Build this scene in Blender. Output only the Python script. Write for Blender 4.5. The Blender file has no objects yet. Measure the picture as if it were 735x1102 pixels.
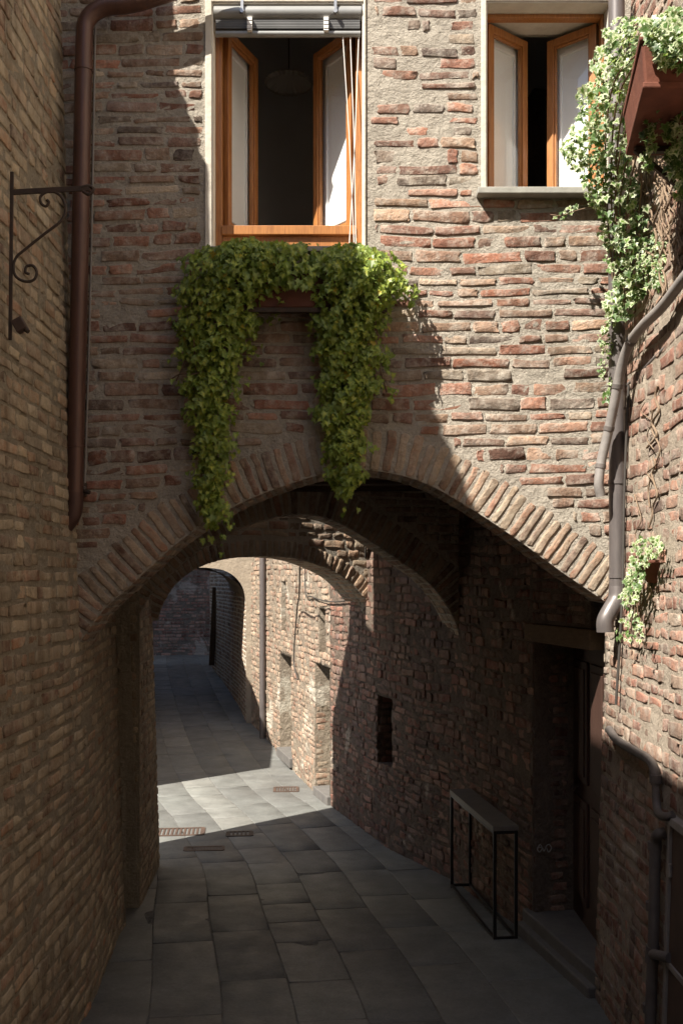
import bpy, math, random
import numpy as np
from mathutils import Vector, geometry
random.seed(7); rng = np.random.default_rng(7)
scene = bpy.context.scene
COL = scene.collection
F = 1071.0; CX = 367.5; CY = 625.0; EYE = 2.5
def W(px, py, Y): return np.array([(px-CX)/F*Y, Y, EYE-(py-CY)/F*Y])

# ------------------------------------------------------------------ helpers: objects
def link(o): COL.objects.link(o); return o
def props(o, label=None, cat=None, group=None, kind=None):
    if label: o['label'] = label
    if cat: o['category'] = cat
    if group: o['group'] = group
    if kind: o['kind'] = kind
    return o
def empty(name, loc, label=None, cat=None, group=None):
    o = bpy.data.objects.new(name, None); link(o); o.location = loc; o.empty_display_size = .1
    return props(o, label, cat, group)
def origin_of(p):
    v = np.zeros(3)
    while p is not None:
        v = v + np.array(p.location); p = p.parent
    return v
class MB:
    """collects geometry: verts, faces, material index, per-vertex colour data, smooth flag"""
    def __init__(s): s.v=[]; s.f=[]; s.m=[]; s.c=[]; s.sm=[]; s.n=0
    def add(s, V, Fc, mi=0, c=(.5,.5,0), smooth=False):
        V = np.asarray(V, float).reshape(-1,3)
        s.v.append(V)
        C = np.asarray(c, float)
        if C.ndim == 1: C = np.tile(C, (len(V),1))
        s.c.append(C)
        b = s.n
        for f in Fc: s.f.append([int(i)+b for i in f])
        s.m += [mi]*len(Fc); s.sm += [smooth]*len(Fc); s.n += len(V)
    def obox(s, c, ax, size, mi=0, col=(.5,.5,0)):
        c = np.asarray(c,float); ax = [np.asarray(a,float)/np.linalg.norm(a) for a in ax]
        h = [d/2 for d in size]; V=[]
        for i in (-1,1):
            for j in (-1,1):
                for k in (-1,1): V.append(c+ax[0]*h[0]*i+ax[1]*h[1]*j+ax[2]*h[2]*k)
        s.add(V, [(0,1,3,2),(4,6,7,5),(0,4,5,1),(2,3,7,6),(0,2,6,4),(1,5,7,3)], mi, col)
    def box(s, a, b, mi=0, col=(.5,.5,0)):
        a=np.minimum(a,b).astype(float) if True else a; 
        b2=np.maximum(a,b).astype(float)
        s.obox((a+b2)/2, [(1,0,0),(0,1,0),(0,0,1)], b2-a, mi, col)
    def beam(s, p, q, w, h, mi=0, up=(0,0,1), col=(.5,.5,0)):
        p=np.asarray(p,float); q=np.asarray(q,float); d=q-p; L=np.linalg.norm(d); d/=L
        u=np.asarray(up,float); r=np.cross(d,u); 
        if np.linalg.norm(r)<1e-3: r=np.cross(d,(0,1,0))
        r/=np.linalg.norm(r); u=np.cross(r,d)
        s.obox((p+q)/2,[d,r,u],(L,w,h),mi,col)
    def tube(s, pts, r, n=12, mi=0, cap=True, col=(.5,.5,0)):
        P=np.asarray(pts,float); R=np.full(len(P),r) if np.isscalar(r) else np.asarray(r,float)
        T=np.gradient(P,axis=0); T/=np.linalg.norm(T,axis=1)[:,None]+1e-12
        ref=np.array([0,0,1.]) if abs(T[0][2])<.9 else np.array([0,1.,0])
        V=[]; a=np.linspace(0,2*np.pi,n,endpoint=False)
        u=np.cross(T[0],ref); u/=np.linalg.norm(u)
        for p,t,rr in zip(P,T,R):
            u=u-t*np.dot(u,t); u/=np.linalg.norm(u); w=np.cross(t,u)
            V.append(p+rr*(np.cos(a)[:,None]*u+np.sin(a)[:,None]*w))
        V=np.concatenate(V); Fc=[]
        for i in range(len(P)-1):
            for j in range(n):
                k=(j+1)%n; Fc.append((i*n+j,i*n+k,(i+1)*n+k,(i+1)*n+j))
        s.add(V,Fc,mi,col,True)
        if cap:
            s.add(V[:n],[tuple(range(n))[::-1]],mi,col); s.add(V[-n:],[tuple(range(n))],mi,col)
    def quad(s, a,b,c,d, mi=0, col=(.5,.5,0)): s.add([a,b,c,d],[(0,1,2,3)],mi,col)
    def build(s, name, mats, parent=None, kind=None, bevel=0):
        V=np.concatenate(s.v)-origin_of(parent)
        me=bpy.data.meshes.new(name); me.from_pydata(V.tolist(),[],s.f)
        if not isinstance(mats,(list,tuple)): mats=[mats]
        for m in mats: me.materials.append(m)
        me.polygons.foreach_set('material_index', s.m); me.polygons.foreach_set('use_smooth', s.sm)
        C=np.concatenate(s.c); at=me.attributes.new('bc','FLOAT_COLOR','POINT')
        buf=np.ones((len(V),4),np.float32); buf[:,:3]=C; at.data.foreach_set('color', buf.ravel())
        me.update()
        o=bpy.data.objects.new(name,me); link(o)
        if parent is not None: o.parent=parent
        if kind: o['kind']=kind
        if bevel:
            b=o.modifiers.new('bevel','BEVEL'); b.width=bevel; b.segments=2; b.limit_method='ANGLE'; b.angle_limit=math.radians(40)
        return o
def smooth_path(pts, n=8):
    P=[np.asarray(p,float) for p in pts]; P=[2*P[0]-P[1]]+P+[2*P[-1]-P[-2]]; out=[]
    for i in range(1,len(P)-2):
        a,b,c,d=P[i-1:i+3]
        for t in np.linspace(0,1,n,endpoint=False):
            out.append(.5*((2*b)+(c-a)*t+(2*a-5*b+4*c-d)*t*t+(3*b-a-3*c+d)*t**3))
    out.append(P[-2]); return np.array(out)

# ------------------------------------------------------------------ helpers: materials
def newmat(name):
    m=bpy.data.materials.new(name); m.use_nodes=True; nt=m.node_tree; nt.nodes.clear()
    out=nt.nodes.new('ShaderNodeOutputMaterial'); b=nt.nodes.new('ShaderNodeBsdfPrincipled'); nt.links.new(b.outputs[0],out.inputs[0])
    return m,nt,b
def N(nt,t,**k):
    n=nt.nodes.new(t)
    for a,v in k.items(): setattr(n,a,v)
    return n
def noise(nt,scale,detail=4,rough=.6,vec=None,dist=0):
    n=N(nt,'ShaderNodeTexNoise'); n.inputs['Scale'].default_value=scale; n.inputs['Detail'].default_value=detail
    n.inputs['Roughness'].default_value=rough; n.inputs['Distortion'].default_value=dist
    if vec is not None: nt.links.new(vec,n.inputs['Vector'])
    return n.outputs['Fac']
def ramp(nt,fac,stops,interp='LINEAR'):
    r=N(nt,'ShaderNodeValToRGB'); r.color_ramp.interpolation=interp; e=r.color_ramp.elements
    while len(e)<len(stops): e.new(.5)
    for el,(p,c) in zip(e,stops):
        el.position=p; el.color=(*c,1) if hasattr(c,'__len__') else (c,c,c,1)
    nt.links.new(fac,r.inputs[0]); return r.outputs[0]
def mix(nt,fac,a,b,mode='MIX'):
    m=N(nt,'ShaderNodeMix',data_type='RGBA',blend_type=mode)
    for sock,v in ((m.inputs[0],fac),(m.inputs[6],a),(m.inputs[7],b)):
        if hasattr(v,'links') or isinstance(v,bpy.types.NodeSocket): nt.links.new(v,sock)
        elif hasattr(v,'__len__'): sock.default_value=(*v,1)
        else: sock.default_value=v
    return m.outputs[2]
def mul(nt,a,b,op='MULTIPLY'):
    m=N(nt,'ShaderNodeMath',operation=op)
    for s_,v in ((m.inputs[0],a),(m.inputs[1],b)):
        if isinstance(v,bpy.types.NodeSocket): nt.links.new(v,s_)
        else: s_.default_value=v
    return m.outputs[0]
def coord(nt,scale=None):
    tc=N(nt,'ShaderNodeTexCoord'); v=tc.outputs['Object']
    if scale is not None:
        mp=N(nt,'ShaderNodeMapping'); mp.inputs['Scale'].default_value=scale; nt.links.new(v,mp.inputs[0]); v=mp.outputs[0]
    return v
def bump(nt,b,h,strength=.5,dist=.01):
    n=N(nt,'ShaderNodeBump'); n.inputs['Strength'].default_value=strength; n.inputs['Distance'].default_value=dist
    nt.links.new(h,n.inputs['Height']); nt.links.new(n.outputs[0],b.inputs['Normal'])
def brick_mat(name, cols, mortar, smear=.45, var=.5, rough=.9, patch=None, patch_amt=.55, bstr=.6):
    m,nt,b=newmat(name); v=coord(nt)
    at=N(nt,'ShaderNodeAttribute',attribute_name='bc'); sp=N(nt,'ShaderNodeSeparateColor'); nt.links.new(at.outputs['Color'],sp.inputs[0])
    k=len(cols); base=ramp(nt,sp.outputs[0],[(i/(k-1),c) for i,c in enumerate(cols)])
    f1=noise(nt,38,6,.7,v); base=mix(nt,var,base,ramp(nt,f1,[(.25,.35),(.5,.95),(.75,1.5)]),'MULTIPLY')
    base=mix(nt,1.0,base,ramp(nt,sp.outputs[1],[(0,.6),(1,1.25)]),'MULTIPLY')
    # lime / dirt smear over the brick faces
    f2=noise(nt,11,7,.72,v); th=1-smear
    sm=ramp(nt,f2,[(max(th-.13,0),0.0),(min(th+.1,1),1.0)])
    base=mix(nt,mul(nt,sm,.74),base,mortar)
    f4=noise(nt,3.1,5,.6,v); base=mix(nt,.5,base,ramp(nt,f4,[(.3,.72),(.7,1.2)]),'MULTIPLY')
    stv=coord(nt,(3.2,3.2,.35)); base=mix(nt,.8,base,ramp(nt,noise(nt,1.6,6,.65,stv),[(.34,(.5,.46,.42)),(.5,(1,1,1)),(.68,(1.15,1.12,1.06))]),'MULTIPLY')
    if patch is not None:
        f3=noise(nt,1.4,6,.65,v,.4); pm=ramp(nt,f3,[(patch_amt,0.0),(patch_amt+.06,1.0)])
        base=mix(nt,mul(nt,pm,.85),base,patch)
    nt.links.new(base,b.inputs['Base Color']); b.inputs['Roughness'].default_value=rough
    base=mix(nt,.8,base,ramp(nt,noise(nt,130,4,.8,v),[(.30,.45),(.42,1.0)]),'MULTIPLY')
    nt.links.new(base,b.inputs['Base Color']); b.inputs['Specular IOR Level'].default_value=.2
    h=mul(nt,noise(nt,70,8,.75,v),1.0); h2=mul(nt,noise(nt,18,5,.6,v),1.6); h=mul(nt,h,h2,'ADD')
    bump(nt,b,h,bstr,.026); return m
def mortar_mat(name,c1,c2,patch=None,patch_amt=.55,bstr=.8):
    m,nt,b=newmat(name); v=coord(nt)
    base=mix(nt,ramp(nt,noise(nt,6,7,.7,v),[(.3,0.),(.7,1.)]),c1,c2)
    base=mix(nt,.6,base,ramp(nt,noise(nt,60,5,.7,v),[(.25,.5),(.75,1.35)]),'MULTIPLY')
    base=mix(nt,.5,base,ramp(nt,noise(nt,3.1,5,.6,v),[(.3,.72),(.7,1.2)]),'MULTIPLY')
    if patch is not None:
        f3=noise(nt,1.4,6,.65,v,.4); pm=ramp(nt,f3,[(patch_amt,0.0),(patch_amt+.06,1.0)])
        base=mix(nt,mul(nt,pm,.85),base,patch)
    nt.links.new(base,b.inputs['Base Color']); b.inputs['Roughness'].default_value=.95; b.inputs['Specular IOR Level'].default_value=.15
    h=mul(nt,mul(nt,noise(nt,90,8,.8,v),1.0),mul(nt,noise(nt,14,6,.65,v),3.0),'ADD'); bump(nt,b,h,bstr,.034); return m
def plain_mat(name,c1,c2=None,rough=.6,metal=0,scale=12,bs=.15,bd=.004,spec=.4,stretch=None,coat=0):
    m,nt,b=newmat(name); v=coord(nt,stretch); c2=c2 or tuple(x*.7 for x in c1)
    base=mix(nt,ramp(nt,noise(nt,scale,7,.68,v),[(.3,0.),(.7,1.)]),c1,c2); nt.links.new(base,b.inputs['Base Color'])
    b.inputs['Roughness'].default_value=rough; b.inputs['Metallic'].default_value=metal; b.inputs['Specular IOR Level'].default_value=spec
    b.inputs['Coat Weight'].default_value=coat
    bump(nt,b,noise(nt,scale*4,6,.7,v),bs,bd); return m
def leaf_mat(name, lo, hi, pale=None, pale_amt=.0, yellow=None):
    m,nt,b=newmat(name); at=N(nt,'ShaderNodeAttribute',attribute_name='bc'); sp=N(nt,'ShaderNodeSeparateColor'); nt.links.new(at.outputs['Color'],sp.inputs[0])
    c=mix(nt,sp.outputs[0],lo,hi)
    c=mix(nt,1.0,c,ramp(nt,sp.outputs[1],[(0,(.45,.55,.6)),(.5,(.95,1,.95)),(1,(1.3,1.15,.9))]),'MULTIPLY')
    if yellow: c=mix(nt,ramp(nt,sp.outputs[0],[(.965,0.),(.97,1.)]),c,yellow)
    if pale:   # blue channel: distance to the leaf margin (variegation)
        e=mul(nt,sp.outputs[2],mul(nt,noise(nt,60,3,.6,coord(nt)),1.6),'MULTIPLY')
        c=mix(nt,mul(nt,ramp(nt,e,[(.34,0.),(.5,pale_amt)]),ramp(nt,sp.outputs[1],[(.3,.15),(.45,1.)])),c,pale)
    nt.links.new(c,b.inputs['Base Color']); b.inputs['Roughness'].default_value=.42; b.inputs['Specular IOR Level'].default_value=.45
    tr=N(nt,'ShaderNodeBsdfTranslucent'); nt.links.new(mix(nt,1.0,c,(1.0,1.15,.5),'MULTIPLY'),tr.inputs[0]); ms=N(nt,'ShaderNodeMixShader'); ms.inputs[0].default_value=.36
    out=[n for n in nt.nodes if n.type=='OUTPUT_MATERIAL'][0]
    nt.links.new(b.outputs[0],ms.inputs[1]); nt.links.new(tr.outputs[0],ms.inputs[2]); nt.links.new(ms.outputs[0],out.inputs[0]); return m

RED=[(.20,.085,.05),(.30,.115,.062),(.36,.15,.085),(.26,.13,.09),(.40,.20,.12),(.16,.10,.085),(.38,.25,.16)]
M={}
M['fac_brick']=brick_mat('facade_brick',[(.20,.115,.088),(.32,.165,.115),(.40,.22,.155),(.27,.18,.145),(.40,.27,.19),(.17,.13,.11),(.43,.35,.265),(.35,.16,.105),(.29,.15,.11)],(.56,.51,.44),.41)
M['fac_mortar']=mortar_mat('facade_mortar',(.55,.50,.42),(.46,.41,.345))
M['left_brick']=brick_mat('ochre_brick',[(.37,.285,.195),(.45,.36,.25),(.5,.415,.30),(.35,.255,.175),(.48,.385,.27),(.37,.19,.11),(.52,.43,.3),(.29,.19,.14),(.38,.22,.15)],(.49,.42,.32),.49)
M['left_mortar']=mortar_mat('ochre_mortar',(.46,.40,.31),(.36,.31,.235))
M['right_brick']=brick_mat('rose_brick',[(.26,.13,.10),(.35,.18,.13),(.37,.25,.19),(.23,.165,.14),(.39,.21,.15),(.41,.33,.26)],(.47,.42,.36),.42,patch=(.50,.44,.36),patch_amt=.60)
M['right_mortar']=mortar_mat('rose_mortar',(.50,.43,.35),(.40,.33,.26),patch=(.50,.44,.36),patch_amt=.60)
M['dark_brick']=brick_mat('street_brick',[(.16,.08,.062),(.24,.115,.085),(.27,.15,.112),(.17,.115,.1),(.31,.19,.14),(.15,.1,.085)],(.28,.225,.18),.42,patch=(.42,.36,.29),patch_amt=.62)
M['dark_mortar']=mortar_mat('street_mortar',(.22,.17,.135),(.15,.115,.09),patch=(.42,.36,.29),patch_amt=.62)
M['pale_brick']=brick_mat('pale_brick',[(.28,.15,.11),(.34,.21,.15),(.38,.28,.2),(.27,.18,.135),(.38,.23,.16)],(.44,.38,.30),.46,patch=(.52,.47,.39),patch_amt=.58)
M['pale_mortar']=mortar_mat('pale_mortar',(.38,.32,.25),(.25,.20,.155),patch=(.52,.47,.39),patch_amt=.58)
M['far_brick']=brick_mat('purple_brick',[(.22,.12,.11),(.30,.15,.13),(.28,.19,.17),(.34,.2,.17)],(.3,.27,.26),.42,patch=(.36,.33,.32),patch_amt=.56)
M['far_mortar']=mortar_mat('purple_mortar',(.22,.19,.18),(.14,.12,.11),patch=(.36,.33,.32),patch_amt=.56)
M['arch_brick']=brick_mat('arch_brick',[(.26,.15,.11),(.37,.21,.145),(.42,.29,.2),(.34,.25,.185),(.46,.36,.26),(.22,.14,.115)],(.48,.41,.32),.46)
M['stucco']=plain_mat('stucco',(.64,.60,.52),(.5,.46,.39),.9,scale=7,bs=.5,bd=.01,spec=.15)
M['white_stucco']=plain_mat('white_stucco',(.78,.75,.68),(.68,.64,.56),.9,scale=5,bs=.4,bd=.008,spec=.15)
M['green_plaster']=plain_mat('green_plaster',(.30,.29,.20),(.2,.195,.135),.9,scale=6,bs=.6,bd=.012,spec=.15)
M['grey_plaster']=plain_mat('grey_plaster',(.36,.30,.23),(.24,.2,.155),.95,scale=5,bs=.8,bd=.02,spec=.1)
M['wood']=plain_mat('varnished_wood',(.47,.205,.06),(.25,.095,.028),.42,scale=7,bs=.2,bd=.002,spec=.5,stretch=(14,14,1.1),coat=.15)
M['wood_dark']=plain_mat('shaded_frame_wood',(.30,.10,.04),(.22,.07,.03),.4,scale=9,bs=.08,bd=.002,spec=.5,stretch=(2,9,9))
M['beam']=plain_mat('old_beam_wood',(.10,.065,.042),(.05,.033,.022),.85,scale=6,bs=.6,bd=.01,spec=.2,stretch=(1,9,9))
M['lintel']=plain_mat('lintel_wood',(.19,.13,.08),(.12,.085,.055),.85,scale=6,bs=.5,bd=.008,spec=.2,stretch=(9,1.5,9))
M['door']=plain_mat('door_wood',(.075,.038,.028),(.045,.024,.018),.6,scale=7,bs=.4,bd=.006,spec=.3,stretch=(9,9,1))
M['white_paint']=plain_mat('white_paint',(.88,.88,.88),(.82,.82,.82),.5,scale=5,bs=.02,bd=.001)
M['copper']=plain_mat('brown_pipe_metal',(.125,.062,.045),(.075,.04,.032),.38,metal=.3,scale=6,bs=.1,bd=.003,spec=.5,stretch=(5,5,.8))
M['pipe_dark']=plain_mat('dark_pipe_metal',(.10,.05,.038),(.065,.035,.03),.45,metal=.3,scale=6,bs=.1)
M['greypipe']=plain_mat('grey_pipe_metal',(.16,.14,.135),(.10,.088,.086),.42,metal=.25,scale=5,bs=.1,bd=.003,spec=.5,stretch=(5,5,.8))
M['conduit']=plain_mat('grey_conduit',(.27,.25,.235),(.19,.175,.165),.5,scale=14,bs=.3,bd=.004)
M['oldpipe']=plain_mat('old_lead_pipe',(.15,.13,.12),(.085,.075,.07),.6,scale=14,bs=.4,bd=.006)
M['iron']=plain_mat('wrought_iron',(.05,.042,.038),(.085,.055,.04),.7,metal=.3,scale=30,bs=.4,bd=.003)
M['blackmetal']=plain_mat('black_metal',(.022,.02,.02),(.03,.028,.027),.35,metal=.4,scale=20,bs=.05)
M['tabletop']=plain_mat('table_top_stone',(.16,.145,.125),(.11,.1,.09),.5,scale=14,bs=.15)
M['rust']=plain_mat('rusty_sheet',(.12,.075,.055),(.065,.045,.037),.65,metal=.2,scale=5,bs=.3,bd=.004)
M['alu']=plain_mat('grey_aluminium',(.33,.33,.32),(.27,.27,.26),.4,metal=.3,scale=6,bs=.03)
M['alu_dark']=plain_mat('blind_slats',(.14,.14,.14),(.10,.10,.10),.5,scale=6,bs=.03)
M['steel']=plain_mat('bracket_steel',(.5,.5,.5),(.4,.4,.4),.35,metal=.7,scale=20,bs=.05)
M['cord']=plain_mat('white_cord',(.75,.73,.7),(.65,.63,.6),.7,scale=30,bs=.05)
M['cable']=plain_mat('black_cable',(.04,.036,.033),(.06,.052,.045),.6,scale=30,bs=.1)
M['terracotta']=plain_mat('terracotta',(.21,.078,.05),(.12,.048,.035),.85,scale=7,bs=.5,bd=.006,spec=.2)
M['brownpot']=plain_mat('brown_planter',(.16,.055,.035),(.11,.04,.028),.6,scale=9,bs=.2,bd=.004)
M['soil']=plain_mat('soil',(.05,.035,.022),(.03,.02,.014),.95,scale=30,bs=1,bd=.01)
M['sill']=plain_mat('sill_stone',(.36,.35,.31),(.26,.25,.22),.8,scale=16,bs=.4,bd=.005)
M['slate']=plain_mat('step_stone',(.15,.14,.13),(.10,.095,.09),.8,scale=9,bs=.5,bd=.008)
M['room']=plain_mat('room_plaster',(.78,.78,.78),(.72,.72,.73),.9,scale=3,bs=.05)
M['shade']=plain_mat('lampshade_paper',(.55,.53,.5),(.48,.46,.43),.8,scale=3,bs=.05)
M['roof']=plain_mat('roof_tiles',(.33,.17,.11),(.25,.14,.1),.9,scale=6,bs=.4,bd=.01)
M['stem']=plain_mat('vine_stem',(.21,.14,.09),(.13,.085,.055),.9,scale=30,bs=.6,bd=.004)
M['dead']=plain_mat('dry_root',(.34,.25,.17),(.17,.115,.08),.95,scale=22,bs=.9,bd=.008,stretch=(4,4,.6))
M['chalk']=plain_mat('chalk',(.36,.34,.32),None,.9,bs=.05)
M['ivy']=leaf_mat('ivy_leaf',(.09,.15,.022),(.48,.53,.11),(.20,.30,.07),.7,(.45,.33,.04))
M['ivy_var']=leaf_mat('variegated_leaf',(.06,.13,.025),(.15,.26,.05),(.48,.52,.34),1.0)
# paving
def paving_mat():
    m,nt,b=newmat('paving_stone'); v=coord(nt); at=N(nt,'ShaderNodeAttribute',attribute_name='bc'); sp=N(nt,'ShaderNodeSeparateColor'); nt.links.new(at.outputs['Color'],sp.inputs[0])
    base=ramp(nt,sp.outputs[0],[(0,(.125,.128,.125)),(.5,(.165,.168,.162)),(1,(.215,.215,.203))])
    base=mix(nt,.55,base,ramp(nt,noise(nt,4,8,.7,v),[(.3,.55),(.7,1.35)]),'MULTIPLY')
    base=mix(nt,.4,base,ramp(nt,noise(nt,45,6,.7,v),[(.3,.6),(.7,1.35)]),'MULTIPLY')
    base=mix(nt,.7,base,ramp(nt,noise(nt,.8,4,.6,v),[(.35,(.8,.78,.76)),(.65,(1.1,1.12,1.08))]),'MULTIPLY')
    nt.links.new(base,b.inputs['Base Color']); r=ramp(nt,noise(nt,5,5,.6,v),[(.3,.5),(.7,.75)]); nt.links.new(r,b.inputs['Roughness'])
    b.inputs['Specular IOR Level'].default_value=.35
    bump(nt,b,mul(nt,noise(nt,35,8,.75,v),mul(nt,noise(nt,9,5,.6,v),1.),'ADD'),.5,.006); return m
M['paving']=paving_mat()
M['joint']=mortar_mat('paving_joint',(.28,.275,.26),(.18,.175,.165))
M['ground']=mortar_mat('ground_earth',(.2,.18,.15),(.15,.135,.12))
def glass_mat():
    m=bpy.data.materials.new('window_glass'); m.use_nodes=True; nt=m.node_tree; nt.nodes.clear()
    out=nt.nodes.new('ShaderNodeOutputMaterial'); t=nt.nodes.new('ShaderNodeBsdfTransparent'); g=nt.nodes.new('ShaderNodeBsdfGlossy'); g.inputs['Roughness'].default_value=.02
    t.inputs[0].default_value=(.99,1,1,1); lw=nt.nodes.new('ShaderNodeLayerWeight'); pw=nt.nodes.new('ShaderNodeMath'); pw.operation='POWER'; pw.inputs[1].default_value=5; nt.links.new(lw.outputs['Facing'],pw.inputs[0]); fr=nt.nodes.new('ShaderNodeMath'); fr.operation='MULTIPLY_ADD'; fr.inputs[1].default_value=.94; fr.inputs[2].default_value=.05; nt.links.new(pw.outputs[0],fr.inputs[0])
    mx=nt.nodes.new('ShaderNodeMixShader'); nt.links.new(fr.outputs[0],mx.inputs[0]); nt.links.new(t.outputs[0],mx.inputs[1]); nt.links.new(g.outputs[0],mx.inputs[2]); nt.links.new(mx.outputs[0],out.inputs[0]); return m
M['glass']=glass_mat()

# ------------------------------------------------------------------ surfaces & brick fields
class Plane:
    """vertical wall plane through A towards B (plan); s along A->B, z up, d towards the viewer's side"""
    def __init__(s,A,B):
        s.A=np.array(A,float); d=np.array(B,float)-s.A; s.L=np.linalg.norm(d); s.U=d/s.L; s.N=np.array([s.U[1],-s.U[0]])
    def P(s,a,z,d):
        a=np.asarray(a,float); d=np.asarray(d,float)+a*0; z=np.asarray(z,float)+a*0
        return np.stack([s.A[0]+s.U[0]*a+s.N[0]*d, s.A[1]+s.U[1]*a+s.N[1]*d, z],-1)
    def px(s,px,py):   # pixel -> (s,z)
        rx=(px-CX)/F; # x=rx*Y
        # A+U*a : x=rx*y
        a=(rx*s.A[1]-s.A[0])/(s.U[0]-rx*s.U[1]); Y=s.A[1]+s.U[1]*a
        return (a, EYE-(py-CY)/F*Y)
class PolySurf:
    def __init__(s,pts,batter=0.0,side=1,sm=.25):
        P=np.array(pts,float); seg=np.linalg.norm(np.diff(P,axis=0),axis=1); S=np.concatenate([[0],np.cumsum(seg)])
        s.S=np.arange(0,S[-1],.05); X=np.interp(s.S,S,P[:,0]); Y=np.interp(s.S,S,P[:,1])
        k=max(1,int(sm/.05)); ker=np.ones(2*k+1)/(2*k+1)
        pad=lambda a:np.concatenate([2*a[0]-a[k:0:-1],a,2*a[-1]-a[-2:-k-2:-1]])
        s.X=np.convolve(pad(X),ker,'valid'); s.Y=np.convolve(pad(Y),ker,'valid'); s.L=s.S[-1]
        tx=np.gradient(s.X); ty=np.gradient(s.Y); l=np.hypot(tx,ty); s.nx=side*ty/l; s.ny=-side*tx/l; s.b=batter
    def s_at_y(s,y): return float(np.interp(y,s.Y,s.S)) if s.Y[-1]>s.Y[0] else float(np.interp(y,s.Y[::-1],s.S[::-1]))
    def P(s,a,z,d):
        a=np.asarray(a,float); z=np.asarray(z,float)+a*0; d=np.asarray(d,float)+a*0-s.b*z
        i=lambda q:np.interp(a,s.S,q)
        ex=np.clip(a-s.L,0,None)
        return np.stack([i(s.X)+i(s.nx)*d, i(s.Y)+i(s.ny)*d, z],-1)
_ph=rng.uniform(0,6.28,(24,)); _dir=rng.uniform(-1,1,(24,2))
def wob(a,z,f=1.0,k=0):
    r=0
    for j in range(6):
        q=(j+k*5)%24; r=r+np.sin((a*_dir[q,0]*3+z*_dir[q,1]*3)*f*(1+j*.45)+_ph[q])/(1+j*.4)
    return r/2.6
def patch_bricks(mb,Pf,S,Z,L,H,T,mi=0,h=(.002,.008),rag=.003,edge=.0032,cols=None,nu=9,nv=7,base=-.02,warp=None,rnd=None):
    """rough bricks: S,Z = lower corner, L x H size, T tilt. Pf maps (s,z,d) to the world"""
    n=len(S)
    if n==0: return
    S,Z,L,H,T=[np.asarray(q,float) for q in (S,Z,L,H,T)]
    e=np.minimum(edge,np.minimum(L,H)*.22)
    def grid(len_,k):
        g=np.zeros((n,k)); g[:,0]=0; g[:,1]=e; g[:,-2]=len_-e; g[:,-1]=len_
        if k>=7:
            e2=np.minimum(e*2.6,len_*.33); g[:,2]=e2; g[:,-3]=len_-e2; inner=k-6
            for j in range(inner): g[:,3+j]=e2+(len_-2*e2)*(j+1)/(inner+1)
        else:
            inner=k-4
            for j in range(inner): g[:,2+j]=e+(len_-2*e)*(j+1)/(inner+1)
        return g
    gu=grid(L,nu); gv=grid(H,nv)
    U=np.repeat(gu[:,:,None],nv,2); V=np.repeat(gv[:,None,:],nu,1)
    iu=np.arange(nu)[None,:,None]; iv=np.arange(nv)[None,None,:]
    border=((iu==0)|(iu==nu-1)|(iv==0)|(iv==nv-1))&np.ones((n,1,1),bool)
    # smooth raggedness of the outline, shared by the border ring and the ring inside it
    jit=lambda sc:rng.normal(0,1,(n,nu,nv))*sc
    jr=np.repeat(rng.normal(0,1,(n,nu,1)),nv,2)
    def smr():
        q=rng.normal(0,1,(n,nu+4)); q=(q[:,:-4]+1.6*q[:,1:-3]+2*q[:,2:-2]+1.6*q[:,3:-1]+q[:,4:])/3.2; return q[:,:,None]
    topside=(iv>=nv/2); ju=np.where(topside,smr(),smr())*rag+rng.normal(0,.45,(n,nu,1))*rag*.5
    jl=rng.normal(0,1,(n,1,nv))*rag*1.2
    U=U+jl+jit(rag*.25); V=V+ju+jit(rag*.2)
    # rounded corners
    cu=L[:,None,None]/2; cv=H[:,None,None]/2
    corner=(((iu<=1)|(iu>=nu-2))&((iv<=1)|(iv>=nv-2)))
    U=np.where(corner,U+(cu-U)*.055*(.1/np.maximum(L[:,None,None],.05))*2*rng.uniform(.3,1.4,(n,nu,nv)),U)
    V=np.where(corner,V+(cv-V)*.11*rng.uniform(.3,1.4,(n,nu,nv)),V)
    hh=rng.uniform(h[0],h[1],n)[:,None,None]
    D=np.where(border,base,hh+jit(.0011)+ (rng.normal(0,.0022,(n,1,1))*(iu/(nu-1)-.5)*2+rng.normal(0,.0018,(n,1,1))*(iv/(nv-1)-.5)*2))
    ring1=((iu==1)|(iu==nu-2)|(iv==1)|(iv==nv-2))&~border
    D=np.where(ring1,D-.0018,D)
    ca=np.cos(T)[:,None,None]; sa=np.sin(T)[:,None,None]; u0=U-cu; v0=V-cv
    A=S[:,None,None]+cu+u0*ca-v0*sa; B=Z[:,None,None]+cv+u0*sa+v0*ca
    if warp is not None: B=B+warp(A,B)
    P=Pf(A.ravel(),B.ravel(),D.ravel())
    if rnd is None: rnd=rng.uniform(0,1,n)
    c=np.stack([rnd,rng.uniform(0,1,n),rng.uniform(0,1,n)],-1); C=np.repeat(c,nu*nv,0)
    k=np.arange(nu*nv).reshape(nu,nv); q=np.stack([k[:-1,:-1],k[1:,:-1],k[1:,1:],k[:-1,1:]],-1).reshape(-1,4)
    Q=(q[None]+(np.arange(n)*nu*nv)[:,None,None]).reshape(-1,4)
    # orientation: make the faces look towards +d
    p0=P[:nu*nv].reshape(nu,nv,3); nrm=np.cross(p0[3,2]-p0[2,2],p0[2,3]-p0[2,2]); 
    dd=Pf(np.array([S[0]]),np.array([Z[0]]),np.array([1.]))-Pf(np.array([S[0]]),np.array([Z[0]]),np.array([0.]))
    if np.dot(nrm,dd[0])<0: Q=Q[:,::-1]
    mb.add(P,Q.tolist(),mi,C,True)
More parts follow.
